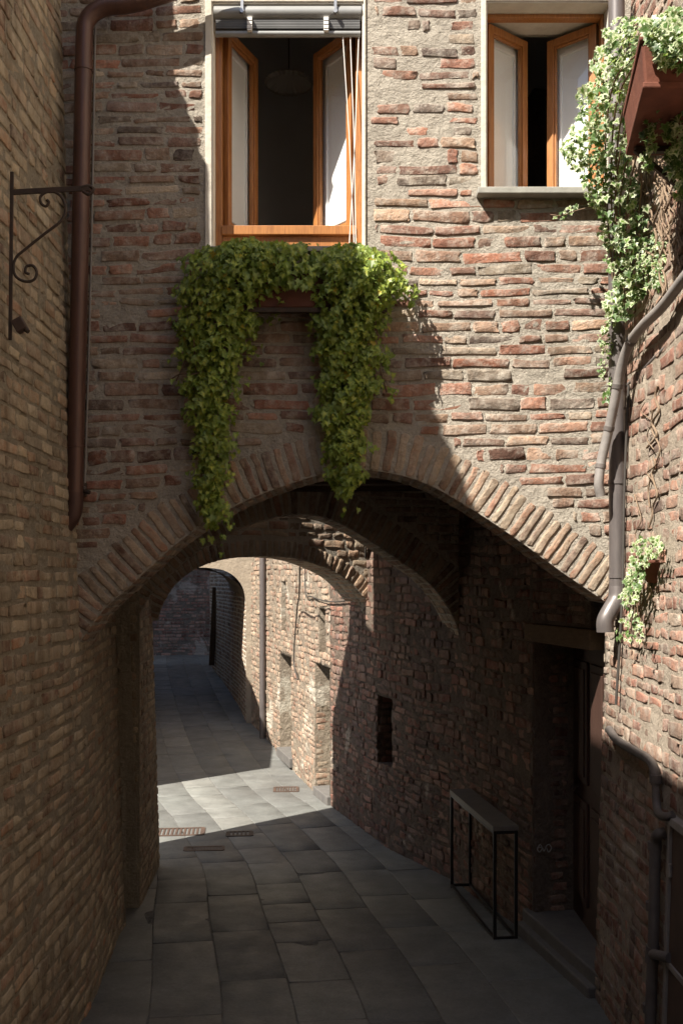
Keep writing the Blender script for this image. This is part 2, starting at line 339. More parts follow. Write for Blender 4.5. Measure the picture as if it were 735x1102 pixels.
def field(mb,Pf,s0,s1,z0,z1,keep,hc=.075,joint=.016,Lr=(.15,.31),short=.25,mi=0,warp=None,jv=.15,tilt=.012,gaps=.0,**kw):
    S,Z,L,H,T=[],[],[],[],[]; z=z0
    while z<z1:
        h=hc*random.uniform(1-jv,1+jv); hb=h-joint*random.uniform(.75,1.3); s=s0-random.uniform(0,.25); zm=z+h/2
        while s<s1:
            l=random.uniform(*Lr) if random.random()>short else random.uniform(.4,.6)*Lr[1]*.8
            a,b=s,s+l
            # clip against openings
            ts=np.linspace(a,b,9); ww=0
            k=np.array([keep(t,zm)for t in ts]) 
            if k.all(): aa,bb=a,b
            elif not k.any(): aa=bb=a
            else:
                idx=np.where(k)[0]; 
                run=[idx[0]]
                for q in idx[1:]:
                    if q==run[-1]+1: run.append(q)
                    else: break
                aa,bb=ts[run[0]],ts[run[-1]]
            if bb-aa>.03 and random.random()>=gaps:
                j=joint*random.uniform(.7,1.5)
                S.append(aa+j/2); Z.append(z+random.uniform(-.003,.003)+(h-hb)/2); L.append(bb-aa-j); 
                hq=hb*random.uniform(.86,1.04); H.append(hq); T.append(random.gauss(0,tilt))
            s=b
        z+=h
    L=np.array(L); ok=L>.02
    patch_bricks(mb,Pf,np.array(S)[ok],np.array(Z)[ok],L[ok],np.array(H)[ok],np.array(T)[ok],mi,warp=warp,**kw)
def sheet(mb,Pf,s0,s1,z0,z1,keep,mi,cell=.08,th=.25,d0=0,disp=.004):
    ns=max(2,int(round((s1-s0)/cell))); nz=max(2,int(round((z1-z0)/cell)))
    gs=np.linspace(s0,s1,ns+1); gz=np.linspace(z0,z1,nz+1); G,Hh=np.meshgrid(gs,gz,indexing='ij')
    D=d0+disp*wob(G*6,Hh*6,1,1)+rng.normal(0,disp*.4,G.shape)
    A=Pf(G.ravel(),Hh.ravel(),D.ravel()); B=Pf(G.ravel(),Hh.ravel(),(G*0-th).ravel()); n=len(A); V=np.concatenate([A,B])
    K=np.zeros((ns,nz),bool)
    for i in range(ns):
        for j in range(nz): K[i,j]=keep((gs[i]+gs[i+1])/2,(gz[j]+gz[j+1])/2)
    id_=lambda i,j:i*(nz+1)+j; Fc=[]; Fs=[]
    for i in range(ns):
        for j in range(nz):
            if not K[i,j]: continue
            a,b,c,d=id_(i,j),id_(i+1,j),id_(i+1,j+1),id_(i,j+1)
            Fc.append((a,b,c,d)); Fs.append((a+n,d+n,c+n,b+n))
            if i==0 or not K[i-1,j]: Fs.append((a,d,d+n,a+n))
            if i==ns-1 or not K[i+1,j]: Fs.append((b,b+n,c+n,c))
            if j==0 or not K[i,j-1]: Fs.append((a,a+n,b+n,b))
            if j==nz-1 or not K[i,j+1]: Fs.append((d,c,c+n,d+n))
    b0=mb.n; mb.add(V,Fc,mi,(.5,.5,0),True)
    for f in Fs: mb.f.append([q+b0 for q in f])
    mb.m+=[mi]*len(Fs); mb.sm+=[False]*len(Fs)
def slab(mb,Pf,outer,holes,th,mi,mi_side=None):
    loops=[outer]+holes; flat=[p for l in loops for p in l]
    tri=geometry.tessellate_polygon([[Vector((p[0],p[1],0)) for p in l] for l in loops])
    a=np.array(flat,float); A=Pf(a[:,0],a[:,1],a[:,0]*0); B=Pf(a[:,0],a[:,1],a[:,0]*0-th); n=len(a)
    mb.add(np.concatenate([A,B]),[tuple(t) for t in tri]+[tuple(q+n for q in t[::-1]) for t in tri],mi)
    Fs=[]; o=0
    for l in loops:
        k=len(l)
        for i in range(k): Fs.append((o+i,o+(i+1)%k,o+(i+1)%k+n,o+i+n))
        o+=k
    mb.add(np.concatenate([A,B]),Fs,mi if mi_side is None else mi_side)
def resample(pts,step):
    P=np.array(pts,float); P=smooth_path(np.c_[P,np.zeros(len(P))],6)[:,:2]
    seg=np.linalg.norm(np.diff(P,axis=0),axis=1); S=np.concatenate([[0],np.cumsum(seg)]); n=int(S[-1]/step); q=np.linspace(0,S[-1],n+1)
    return np.stack([np.interp(q,S,P[:,0]),np.interp(q,S,P[:,1])],-1)
class Ring:
    """arch ring on a wall plane; curve = intrados in (s,z), going left to right; radial outwards"""
    def __init__(s,plane,curve):
        s.pl=plane; s.C=resample(curve,.03); seg=np.linalg.norm(np.diff(s.C,axis=0),axis=1); s.S=np.concatenate([[0],np.cumsum(seg)]); s.L=s.S[-1]
        t=np.gradient(s.C,axis=0)
        for _ in range(3): t=np.stack([np.convolve(np.pad(t[:,i],2,'edge'),np.ones(5)/5,'valid') for i in (0,1)],-1)
        t/=np.linalg.norm(t,axis=1)[:,None]; s.Nn=np.stack([-t[:,1],t[:,0]],-1)
    def face(s,t,r,d):   # voussoir face
        i=lambda q:np.interp(t,s.S,q); a=i(s.C[:,0])+i(s.Nn[:,0])*r; z=i(s.C[:,1])+i(s.Nn[:,1])*r
        return s.pl.P(a,z,d)
    def soffit(s,t,y,d):  # y = depth into the wall, d = downwards
        i=lambda q:np.interp(t,s.S,q); a=i(s.C[:,0])-i(s.Nn[:,0])*d; z=i(s.C[:,1])-i(s.Nn[:,1])*d
        return s.pl.P(a,z,-np.asarray(y))
    def offset(s,r): return (s.C+s.Nn*r).tolist()
    def voussoirs(s,mb,mi,h=.25,w=.068,depth=.4,joint=.014,soff=True,hgt=(.003,.010)):
        t=0; Sx=[];Lx=[]
        while t<s.L-.02:
            ww=w*random.uniform(.85,1.15); Sx.append(t+joint/2); Lx.append(min(ww-joint,s.L-t-joint)); t+=ww
        n=len(Sx); Sx=np.array(Sx); Lx=np.array(Lx); r0=rng.uniform(-.004,.004,n)
        rn=rng.uniform(0,1,n)
        patch_bricks(mb,s.face,Sx,r0,Lx,h*rng.uniform(.92,1.04,n),rng.normal(0,.01,n),mi,h=hgt,rag=.0019,nu=7,nv=9,edge=.005,rnd=rn)
        if soff:
            d=0.0; first=True
            while d<depth-.03:
                l=.13 if first else random.uniform(.12,.27); l=min(l,depth-d)
                patch_bricks(mb,s.soffit,Sx,np.full(n,d+.004),Lx,np.full(n,l-.012),Lx*0,mi,h=(.002,.006),rag=.002,nu=7,nv=7,rnd=rn if first else None,base=-.02)
                d+=l; first=False

# ------------------------------------------------------------------ ground
def gz(y):
    return np.interp(y,[-14,0,3,5.6,7,8.6,10,14.5,17.5,24,27,60],[2.6,.9,.35,.0,-.03,-.13,-.2,-.2,0,.4,.5,.6])
gm=MB(); xs=np.concatenate([np.linspace(-60,-8,8),np.linspace(-7,6,14),np.linspace(8,60,8)]); ys=np.concatenate([np.linspace(-14,2,9),np.linspace(3,28,51),np.linspace(30,80,8)])
G,H=np.meshgrid(xs,ys,indexing='ij'); V=np.stack([G,H,gz(H)-.03],-1).reshape(-1,3); ny=len(ys)
gm.add(V,[(i*ny+j,(i+1)*ny+j,(i+1)*ny+j+1,i*ny+j+1) for i in range(len(xs)-1) for j in range(ny-1)],0)
gm.build('ground',M['ground'],kind='structure')
# street axis = the pale centre strip
AX=smooth_path([(.35,-2,0),(.2,3,0),(-.05,5.66,0),(-.38,7.6,0),(-.70,9.45,0),(-1.25,11.3,0),(-1.9,13.2,0),(-3.0,17.5,0),(-4.4,24,0),(-5.2,28.5,0)],12)[:,:2]
class Street:
    def __init__(s):
        seg=np.linalg.norm(np.diff(AX,axis=0),axis=1); s.S=np.concatenate([[0],np.cumsum(seg)]); s.L=s.S[-1]; t=np.gradient(AX,axis=0); t/=np.linalg.norm(t,axis=1)[:,None]
        for _ in range(4): t=np.stack([np.convolve(np.pad(t[:,i],3,'edge'),np.ones(7)/7,'valid') for i in (0,1)],-1)
        s.n=np.stack([t[:,1],-t[:,0]],-1)
    def P(s,a,t,d):
        i=lambda q:np.interp(a,s.S,q); x=i(AX[:,0])+i(s.n[:,0])*t; y=i(AX[:,1])+i(s.n[:,1])*t
        return np.stack([x,y,gz(y)+d],-1)
ST=Street(); pv=MB()
gs=np.linspace(2,ST.L,520); gt=np.linspace(-3.2,3.0,32); G,H=np.meshgrid(gs,gt,indexing='ij'); nt_=len(gt)
pv.add(ST.P(G.ravel(),H.ravel(),G.ravel()*0+.0008),[(i*nt_+j,i*nt_+j+1,(i+1)*nt_+j+1,(i+1)*nt_+j) for i in range(len(gs)-1) for j in range(nt_-1)],1,smooth=True)
def lane(t0,t1,Lr,rlo,rhi,skew=0):
    s=2-random.random(); S=[];L=[]
    while s<ST.L-.6:
        l=random.uniform(*Lr); S.append(s); L.append(l-.0035); s+=l
    n=len(S); patch_bricks(pv,ST.P,S,np.full(n,t0+.002),L,np.full(n,t1-t0-.0035),np.zeros(n),0,h=(.0035,.0045),rag=.0007,edge=.003,nu=9,nv=7,base=-.002,rnd=rng.uniform(rlo,rhi,n))
lane(-.2,.2,(.45,.8),.65,1.0)
t=.2
while t<3.0: w=random.choice([.42,.5,.6]); lane(t,t+w,(.7,1.3),.25,.5); t+=w
t=-.2
while t>-3.2: w=random.choice([.42,.5,.6]); lane(t-w,t,(.7,1.3),.25,.5); t-=w
pv.build('street_paving',[M['paving'],M['joint']],kind='structure')

# ------------------------------------------------------------------ house over the passage
HY=5.85
house=empty('brick_house',(0,HY,0),'brick house bridging the alley, with two open windows above its wide arch','house')
FA=Plane((-1.9,HY),(2.0,HY))
def fx(px,py,Y=HY): # pixel to facade s,z
    p=W(px,py,Y); return (p[0]+1.9,p[2])
arch_px=[(80,700),(95,679),(111,657),(133,637),(161.6,610.6),(194,582),(231,557.5),(264,539),(308,522),(345,511),(384,505),(429,511),(462,522),(495,540),(531,563),(564,586),(605,616),(652,648)]
arch_c=[fx(*p) for p in arch_px]; R1=Ring(FA,arch_c); ic=[tuple(p) for p in R1.C[::2]]+[tuple(R1.C[-1])]
def rectpx(x0,y0,x1,y1):
    a=fx(x0,y1); b=fx(x1,y0); return a[0],a[1],b[0],b[1]
w1=rectpx(228.5,3,391,268); w2=rectpx(523,2,656,206)
e0=tuple(R1.C[0]+R1.Nn[0]*.265); outer=[(0,e0[1]),e0]+ic+[(3.555,ic[-1][1]-.02),(3.555,-.3),(3.9,-.3),(3.9,7.5),(0,7.5)]
def rh(r): return [(r[0],r[1]),(r[0],r[3]),(r[2],r[3]),(r[2],r[1])]
fm=MB(); slab(fm,FA.P,outer,[rh(w1),rh(w2)],.38,1)
ext=R1.offset(.27); ext=np.array(ext); exs=ext[:,0]; ezz=ext[:,1]; o=np.argsort(exs)
def above_arch(s,z):
    if s<exs[o[0]]: return z>2.2
    if s>exs[o[-1]]: return s>3.47 or z>ezz[o[-1]]
    return z>np.interp(s,exs[o],ezz[o])+.012
warpF=lambda a,z: .022*wob(a,z,.8,0)+.012*np.clip(3.9-z,0,1)*(1.6-a)*np.clip(a-1.9,0,2)*.5+ .02*np.clip(4.4-z,0,1.5)*np.clip(a-2.2,0,1.3)
m1=.045;m2=.035
def keepF(s,z):
    zz=z+float(warpF(np.array(s),np.array(z)))
    if z>4.5 and 2.02<s<2.5 and math.sin(math.floor(s*5.3)*12.99+math.floor(z*13)*78.2)*43758.5%1<.34: return False
    if z<7.4 and w1[0]-m1<s<w1[2]+.03 and zz>w1[1]-.03: return False
    if w2[0]-m2<s<w2[2]+.2 and zz>w2[1]-.03: return False
    return above_arch(s,zz)
field(fm,FA.P,.2,3.62,2.25,6.3,keepF,hc=.0735,joint=.0145,Lr=(.2,.36),short=.3,mi=0,warp=warpF,jv=.2,tilt=.02,gaps=.012,h=(.0,.008),rag=.0038)
field(fm,FA.P,3.47,3.62,-.1,2.4,lambda s,z:s>3.56,hc=.075,joint=.014,Lr=(.1,.14),mi=0)
facade=fm.build('wall',[M['fac_brick'],M['fac_mortar']],house)
# arch of bricks on edge
am=MB(); R1.voussoirs(am,0,h=.245,w=.064,depth=.38,hgt=(.002,.009)); am.build('arch',[M['arch_brick'],M['fac_mortar']],house)
# stucco surround of windows
sm_=MB()
def surround(mb,w,l,r,top,proud=.012):
    y0=HY-proud
    X0,X1=w[0]-1.9,w[2]-1.9
    if l: mb.box((X0-l,y0,w[1]-.03),(X0-.001,HY+.02,w[3]+top))
    if r: mb.box((X1+.001,y0,w[1]-.03),(X1+r,HY+.02,w[3]+top))
    mb.box((X0-.0005,y0+.001,w[3]+.002),(X1+.0005,HY+.02,w[3]+top))
surround(sm_,w1,.04,.014,.5); s1_=sm_.build('window_surround',M['stucco'],house,bevel=.004)
sm_=MB(); surround(sm_,w2,.03,0,.5); sm_.build('window_surround',M['stucco'],house,bevel=.004)
# reveals linings
def reveal(w):
    mb=MB(); X0,X1=w[0]-1.9,w[2]-1.9; z0,z1=w[1],w[3]; a,b=HY-.002,HY+.34
    mb.box((X0-.0,a,z0),(X0+.006,b,z1)); mb.box((X1-.006,a,z0),(X1,b,z1)); mb.box((X0+.006,a,z1-.006),(X1-.006,b,z1)); return mb
reveal(w1).build('window_reveal',M['white_stucco'],house); reveal(w2).build('window_reveal',M['stucco'],house)

def casement(name,win,hinge,free,z0,z1,sgn,t=.045,w=.046,shutter=True,shut_w=1.0):
    """leaf between plan points hinge and free; sgn = side of the room for the white shutter board"""
    H_=np.array([*hinge,0.]);E=np.array([*free,0.]); u=(E-H_); L=np.linalg.norm(u); u/=L; n=np.array([-u[1],u[0],0])*sgn; k=np.array([0,0,1.])
    mb=MB(); at=lambda a,d,z:H_+u*a+n*d+k*z
    mb.obox(at(w/2,0,(z0+z1)/2),[u,n,k],(w,t,z1-z0)); mb.obox(at(L-w/2,0,(z0+z1)/2),[u,n,k],(w,t,z1-z0))
    mb.obox(at(L/2,0,z0+w/2),[u,n,k],(L-2*w,t*.98,w)); mb.obox(at(L/2,0,z1-w/2),[u,n,k],(L-2*w,t*.98,w))
    for a in (w+.006,L-w-.006): mb.obox(at(a,.0,(z0+z1)/2),[u,n,k],(.012,t*.55,z1-z0-2*w))
    for z in (z0+w+.006,z1-w-.006): mb.obox(at(L/2,.0,z),[u,n,k],(L-2*w-.024,t*.55,.012))
    mb.build(name,M['wood'],win,bevel=.004)
    g=MB(); g.obox(at(L/2,0,(z0+z1)/2),[u,n,k],(L-2*w-.012,.004,z1-z0-2*w-.012)); g.build('pane',M['glass'],win)
    if shutter:
        s=MB(); d=.042; Ls=(L-w*.9)*shut_w
        s.obox(at(w*.45+Ls/2,d,(z0+z1)/2),[u,n,k],(Ls,.014,z1-z0-w)) 
        fw=.05
        c0=w*.45+fw; c1=w*.45+Ls-fw; zz0=z0+w/2+.07; zz1=z1-w/2-.07; dd=d-.0125
        for p,q in (((c0,zz0),(c1,zz0)),((c0,zz1),(c1,zz1)),((c0,zz0),(c0,zz1)),((c1,zz0),(c1,zz1))):
            s.beam(at(p[0],dd,p[1]),at(q[0],dd,q[1]),.012,.018,up=n)
        s.build('shutter_panel',M['white_paint'],win,bevel=.002)
# left window
FYw=HY+.11
win=None
X0,X1=w1[0]-1.9,w1[2]-1.9; z0,z1=w1[1],w1[3]
fmb=MB(); fw=.038; yA,yB=FYw,FYw+.06
ix0,ix1=X0+.006,X1-.006
fmb.box((ix0,yA,z0+.002),(ix0+fw,yB,z1-.007)); fmb.box((ix1-fw,yA,z0+.002),(ix1,yB,z1-.007)); fmb.box((ix0+fw,yA+.001,z1-.05),(ix1-fw,yB,z1-.007))
win=fmb.build('window',M['wood'],house,bevel=.004)
rb=MB(); zb=z0+.015
rb.box((ix0+fw+.001,yA-.012,zb+.105),(ix1-fw-.001,yB-.002,zb+.16)); rb.box((ix0+fw+.001,yA+.012,zb+.03),(ix1-fw-.001,yB-.006,zb+.1045)); rb.box((ix0+fw+.001,yA-.006,zb-.01),(ix1-fw-.001,yB-.003,zb+.03))
rb.build('lower_rail',M['wood'],win,bevel=.004)
zl0,zl1=zb+.165,z1-.055
hl=(ix0+fw+.012,yB+.01); casement('casement',win,hl,(hl[0]+.15,hl[1]+.36),zl0,zl1,1)
hr=(ix1-fw-.012,yB+.01); casement('casement',win,hr,(hr[0]-.235,hr[1]+.30),zl0,zl1,-1,shut_w=.97)
sl=MB(); sl.box((X0-.06,HY-.06,z0-.032),(X1+.03,HY+.10,z0-.001)); sl.build('sill',M['sill'],win,bevel=.004)
# right window
X0,X1=w2[0]-1.9,w2[2]-1.9; z0,z1=w2[1],w2[3]; ix0,ix1=X0+.006,X1-.006; fw=.03
fmb=MB(); fmb.box((ix0,yA,z0+.002),(ix0+fw*.6,yB,z1-.007)); fmb.box((ix1-fw*.6,yA,z0+.002),(ix1,yB,z1-.007)); fmb.box((ix0+fw*.6,yA+.001,z1-.03),(ix1-fw*.6,yB,z1-.007)); fmb.box((ix0+fw*.6,yA+.001,z0+.002),(ix1-fw*.6,yB,z0+.022))
win2=fmb.build('window',M['wood'],house,bevel=.004)
hl=(ix0+.02,yB+.01); casement('casement',win2,hl,(hl[0]+.275,hl[1]+.21),z0+.024,z1-.032,1)
hr=(ix1-.02,yB+.01); casement('casement',win2,hr,(hr[0]-.255,hr[1]+.21),z0+.024,z1-.032,-1)
sl=MB(); sl.box((X0-.06,HY-.078,z0-.04),(X1+.06,HY+.10,z0-.001)); sl.build('sill',M['sill'],win2,bevel=.005)
# blind
X0,X1=w1[0]-1.9,w1[2]-1.9; b=MB()
p=W(311,12,HY+.0); zt=p[2]; yb=HY+.03
b.tube([(X0+.01,yb,zt),(X1-.012,yb,zt)],.043,16); bl=b.build('blind',M['alu'],win)
b=MB(); 
for i in range(6): b.box((X0+.02,yb-.022+.002*(i%2),zt-.052-.0085*i),(X1-.02,yb+.03,zt-.0455-.0085*i))
b.build('slat_stack',M['alu_dark'],win)
b=MB(); b.tube([(X0+.018,yb,zt-.118),(X1-.016,yb,zt-.118)],.018,12); b.build('bottom_bar',M['alu'],win)
for px in (269,351):
    b=MB(); x=W(px,10,HY)[0]
    for i in range(7): b.box((x-.014,yb-.045-.003*(i%2),zt-.05-.0115*i),(x+.014,yb-.02,zt-.041-.0115*i))
    b.build('ladder_tape',M['cord'],win)
for px in (261,361):
    b=MB(); x=W(px,5,HY)[0]; b.box((x-.008,yb-.052,zt-.02),(x+.008,yb-.043,zt+.06)); b.tube([(x,yb-.06,zt-.012),(x,yb-.04,zt-.012)],.012,8); b.build('blind_bracket',M['steel'],win)
for a,c in (((369,40),(381,262)),((377,40),(383,262)),((386,40),(376,262))):
    b=MB(); A=W(*a,HY+.03); B=W(*c,HY+.03); b.tube([A,(A+B)/2+np.array([.006,0,0]),B],.0028,6); b.build('cord',M['cord'],win)
# rest of the house: floor with beams over the passage, rear wall with arch, roof, side walls
A2=(-1.95,7.93); B2=(1.5,8.71); PB=Plane(A2,B2)
a2=[PB.px(*p) for p in [(147,690),(150,664),(165,637),(187,616),(212,595),(238,578.6),(271,564),(304,555),(334,554),(358,560),(382,572),(409,589),(433,606),(458,624),(478,648),(493,678),(495,700)]]
R2=Ring(PB,a2); ic2=[tuple(p) for p in R2.C[::2]]+[tuple(R2.C[-1])]
mb=MB(); slab(mb,PB.P,[(0,-.4),(ic2[0][0],-.4)]+ic2+[(ic2[-1][0],-.4),(PB.L,-.4),(PB.L,7.4),(0,7.4)],[],.38,1)
e2=np.array(R2.offset(.27)); o2=np.argsort(e2[:,0])
def keepB(s,z):
    if z<ic2[0][1]-.02: return s<ic2[0][0] or s>ic2[-1][0]
    if s<e2[o2[0],0]or s>e2[o2[-1],0]: return True
    return z>np.interp(s,e2[o2,0],e2[o2,1])+.01
field(mb,PB.P,.1,PB.L-.1,-.2,3.35,keepB,hc=.075,joint=.014,Lr=(.15,.3))
R2.voussoirs(mb,0,h=.26,w=.068,depth=.38)
mb.build('rear_wall',[M['arch_brick'],M['fac_mortar']],house)
mb=MB(); mb.box((-2.0,6.24,3.42),(2.0,8.9,3.55)); 
mb.build('passage_ceiling',M['beam'],house)
for y in (6.45,6.9,7.35,7.8,8.2):
    mb=MB(); mb.beam((-1.9,y,3.34-.05*random.random()),(1.95,y+random.uniform(-.04,.04),3.33),.13,.15); mb.build('ceiling_beam',M['beam'],house,bevel=.012)
mb=MB(); mb.box((-2.0,6.24,3.56),(-1.9,8.0,7.4)); mb.box((1.9,6.24,3.56),(2.0,8.9,7.4)); mb.box((-1.9,7.7,3.56),(1.9,7.8,7.4)); mb.box((.45,6.6,3.56),(.55,7.69,7.4)); mb.box((-1.9,6.24,7.2),(1.9,7.69,7.3)); mb.build('room_wall',M['room'],house)
mb=MB(); mb.box((-2.1,5.6,7.51),(2.2,9.0,7.65)); mb.build('roof',M['roof'],house)
# lampshade seen in the left window
lp=empty('pendant_lamp',tuple(W(312,80,7.1)),'round pleated paper lampshade hanging in the room behind the left window','lamp')
mb=MB(); c=W(311,84,7.1); n=64; V=[];Fc=[]
for i in range(n):
    a=2*math.pi*i/n; r=.17+(.006 if i%2 else -.004); V+= [c+np.array([.03*math.cos(a),.03*math.sin(a),.05]), c+np.array([r*math.cos(a),r*math.sin(a),-.03]), c+np.array([r*.93*math.cos(a),r*.93*math.sin(a),-.055])]
for i in range(n):
    j=(i+1)%n; Fc+= [(3*i,3*i+1,3*j+1,3*j),(3*i+1,3*i+2,3*j+2,3*j+1)]
mb.add(V,Fc); mb.build('lamp_shade',M['shade'],lp)
mb=MB(); mb.tube([c+np.array([0,0,.05]),np.array([c[0],c[1],7.2])],.004,6); mb.build('flex',M['cable'],lp)

# ------------------------------------------------------------------ left building
LS=PolySurf([(-1.30,-6),(-1.47,2.0),(-1.47,5.9),(-1.60,7.2),(-1.60,7.9),(-1.70,9.3)],batter=.03,side=1,sm=.2)
lb=empty('corner_building',(-1.6,3,0),'tall ochre brick building whose wall fills the left side of the alley','building')
sy=lambda y:LS.s_at_y(y)
prof_y=[-6,3.5,3.64,3.84,4.07,4.62,4.70,5.04,5.07,5.19,5.215,6.4,6.5,9.4]; prof_z=[6.75,6.75,6.9,7.09,7.34,6.88,5.75,5.75,6.35,6.55,7.5,7.5,5.4,5.4]  # wall top out of view, stepped to shape the shadow on the facade
prof_s=[sy(y) for y in prof_y]
ns0,ns1=sy(7.36),sy(7.86)
def keepL(s,z):
    if z>np.interp(s,prof_s,prof_z): return False
    if ns0<s<ns1 and z<2.75: return False
    return True
def keepL0(s,z): return keepL(s,z)
mb=MB(); sheet(mb,LS.P,0,LS.L,-.3,7.6,keepL,1,cell=.06,th=.25)
warpL=lambda a,z:.02*wob(a,z,.7,1)
field(mb,LS.P,sy(1.2),LS.L-.01,-.1,6.0,keepL,hc=.077,joint=.014,Lr=(.14,.30),short=.35,warp=warpL,jv=.15,tilt=.015,gaps=.01,h=(.001,.008))
# recess
def niche(mb,Sf,s0,s1,z0,z1,dep,mi_j,mi_b,brick_mi=None,far=True,dirj=0):
    q=lambda s,z,d:Sf.P(np.array([s]),np.array([z]),np.array([d]))[0]
    a0,a1=q(s0,z0,.0),q(s1,z0,.0); e=.01
    n=(q((s0+s1)/2,1,1)-q((s0+s1)/2,1,0)); u=a1-a0; u[2]=0; u/=np.linalg.norm(u); n[2]=0; n/=np.linalg.norm(n); k=np.array([0,0,1.])
    w=np.linalg.norm((a1-a0)[:2])
    pt=lambda s,z,d: a0*np.array([1,1,0])+u*s+n*d+k*z
    mb.quad(pt(-e,z0-e,-dep),pt(w+e,z0-e,-dep),pt(w+e,z1+e,-dep),pt(-e,z1+e,-dep),mi_b)
    mb.quad(pt(-e,z0-e,.0),pt(-e,z0-e,-dep),pt(-e,z1+e,-dep),pt(-e,z1+e,.0),mi_j)
    mb.quad(pt(w+e,z0-e,.0),pt(w+e,z0-e,-dep),pt(w+e,z1+e,-dep),pt(w+e,z1+e,.0),mi_j)
    mb.quad(pt(-e,z1+e,0),pt(w+e,z1+e,0),pt(w+e,z1+e,-dep),pt(-e,z1+e,-dep),mi_j)
    mb.quad(pt(-e,z0-e,0),pt(w+e,z0-e,0),pt(w+e,z0-e,-dep),pt(-e,z0-e,-dep),mi_j)
    if brick_mi is not None:
        for base,dr in (((w),-1),((0),1)):
            f=lambda s,z,d,base=base,dr=dr: (np.asarray(s)[...,None]*(-n)+ (a0*np.array([1,1,0])+u*base)+ u*dr*np.asarray(d)[...,None] + np.asarray(z)[...,None]*k)
            field(mb,f,0.0,dep,z0,z1,lambda s,z:0<s<dep,hc=.075,joint=.012,Lr=(.24,.5),mi=brick_mi,h=(-.003,.003),rag=.003)
niche(mb,LS,ns0,ns1,-.3,2.75,.35,1,1,0)
mb.build('wall',[M['left_brick'],M['left_mortar']],lb)
mb=MB()
for y0,y1,z in ((-6,4.6,6.6),(4.6,5.25,5.6),(5.25,6.45,6.6),(6.45,9.3,5.35)): mb.box((-2.9,y0,-.4),(-2.05,y1-.003,z))  # hidden mass, depth and heights chosen to let sun onto the paving
mb.build('building_core',M['stucco'],lb)

# ------------------------------------------------------------------ right building (near) with the door niche, and the wall down the street
rbld=empty('side_building',(1.7,3,0),'rose and cream brick building on the right side, in sun above and shade below','building')
RS=PolySurf([(1.50,-6),(1.52,3),(1.525,6.0)],batter=.03,side=-1,sm=.1)
mb=MB(); sheet(mb,RS.P,0,RS.L,-.3,11.0,lambda s,z:True,1,cell=.09,th=.3)
# window on right wall: plaster zone
def keepR(s,z):
    y=np.interp(s,RS.S,RS.Y)
    if y<4.97 and z>5.12: return False
    if y>5.9 and 2.45<z: return False
    if 5.02<y<5.18 and 3.2<z<3.38: return False
    return True
field(mb,RS.P,RS.s_at_y(1.2),RS.L-.01,-.1,6.2,keepR,hc=.08,joint=.016,Lr=(.12,.26),short=.4,warp=lambda a,z:.02*wob(a,z,.9,2),jv=.2,tilt=.03,gaps=.03,h=(.0,.008),rag=.004)
mb.build('wall',[M['right_brick'],M['right_mortar']],rbld)
mb=MB(); X=lambda z:1.525+.03*z
mb.obox((X(6.4)-.0,3.6,6.4),[(1,0,.03),(0,1,0),(-.03,0,1)],(.05,2.66,2.5)); mb.build('plaster_band',M['white_stucco'],rbld,bevel=.008)
# end (frontal) face of the pier inside the passage handled by the facade; door niche:
DN=Plane((1.545,6.33),(1.35,7.12))   # line of the wall with the niche (viewer side normal points right->flip)
# wall above niche and lintel
lin=MB(); lin.beam((1.66,6.235,2.13),(1.44,7.25,2.13),.24,.13); lin.build('lintel',M['lintel'],rbld,bevel=.01)
mb=MB()
Uw=np.array([1.36-1.54,7.08-6.35,0]); Lw=np.linalg.norm(Uw); Uw/=Lw; Nw=np.array([-Uw[1],Uw[0],0])
fw_=lambda s,z,d:(np.array([1.54,6.35,0])+np.asarray(s)[...,None]*Uw+np.asarray(d)[...,None]*Nw+np.asarray(z)[...,None]*np.array([0,0,1.]))
slab(mb,fw_,[(-.1,2.2),(Lw+.05,2.2),(Lw+.05,3.6),(-.1,3.6)],[],.3,1)
field(mb,fw_,-.05,Lw+.03,2.21,3.4,lambda s,z:-.05<s<Lw+.03)
# far jamb, frontal
fj=lambda s,z,d:(np.array([1.36,7.09,0])+np.asarray(s)[...,None]*np.array([1,.12,0])+np.asarray(d)[...,None]*np.array([.12,-1,0])+np.asarray(z)[...,None]*np.array([0,0,1.]))
slab(mb,fj,[(0,-.2),(.30,-.2),(.30,2.2),(0,2.2)],[],.2,1); field(mb,fj,-.008,.27,-.1,2.08,lambda s,z:-.01<s<.27,hc=.075,Lr=(.2,.32),gaps=0)
# unseen filler mass behind the door, added to stop light leaking in
mb.box((1.70,5.95,-.3),(2.4,7.4,2.4),1)
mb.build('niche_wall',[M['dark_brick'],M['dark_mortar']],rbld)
st=MB(); st.obox((1.66,6.6,.02),[(-.19,1,0),(1,.19,0),(0,0,1)],(1.25,.50,.25)); st.obox((1.50,6.58,-.03),[(-.19,1,0),(1,.19,0),(0,0,1)],(1.2,.28,.18)); st.build('doorstep',M['slate'],rbld,bevel=.012)
dr=MB(); dX=1.66
dr.box((dX,6.1,.15),(dX+.05,7.13,2.07)); door=dr.build('door',M['door'],rbld)
for a,b_,c,d_ in ((6.2,6.58,.30,1.0),(6.68,7.06,.30,1.0),(6.2,6.58,1.12,1.95),(6.68,7.06,1.12,1.95)):
    q=MB(); q.box((dX-.018,a,c),(dX-.001,b_,d_)); q.box((dX-.028,a+.05,c+.05),(dX-.019,b_-.05,d_-.05)); q.build('door_panel',M['door'],door,bevel=.006)
q=MB(); q.tube([(dX-.0,6.98,1.06),(dX-.05,6.98,1.06),(dX-.055,6.88,1.06)],.009,8); q.build('handle',M['iron'],door)
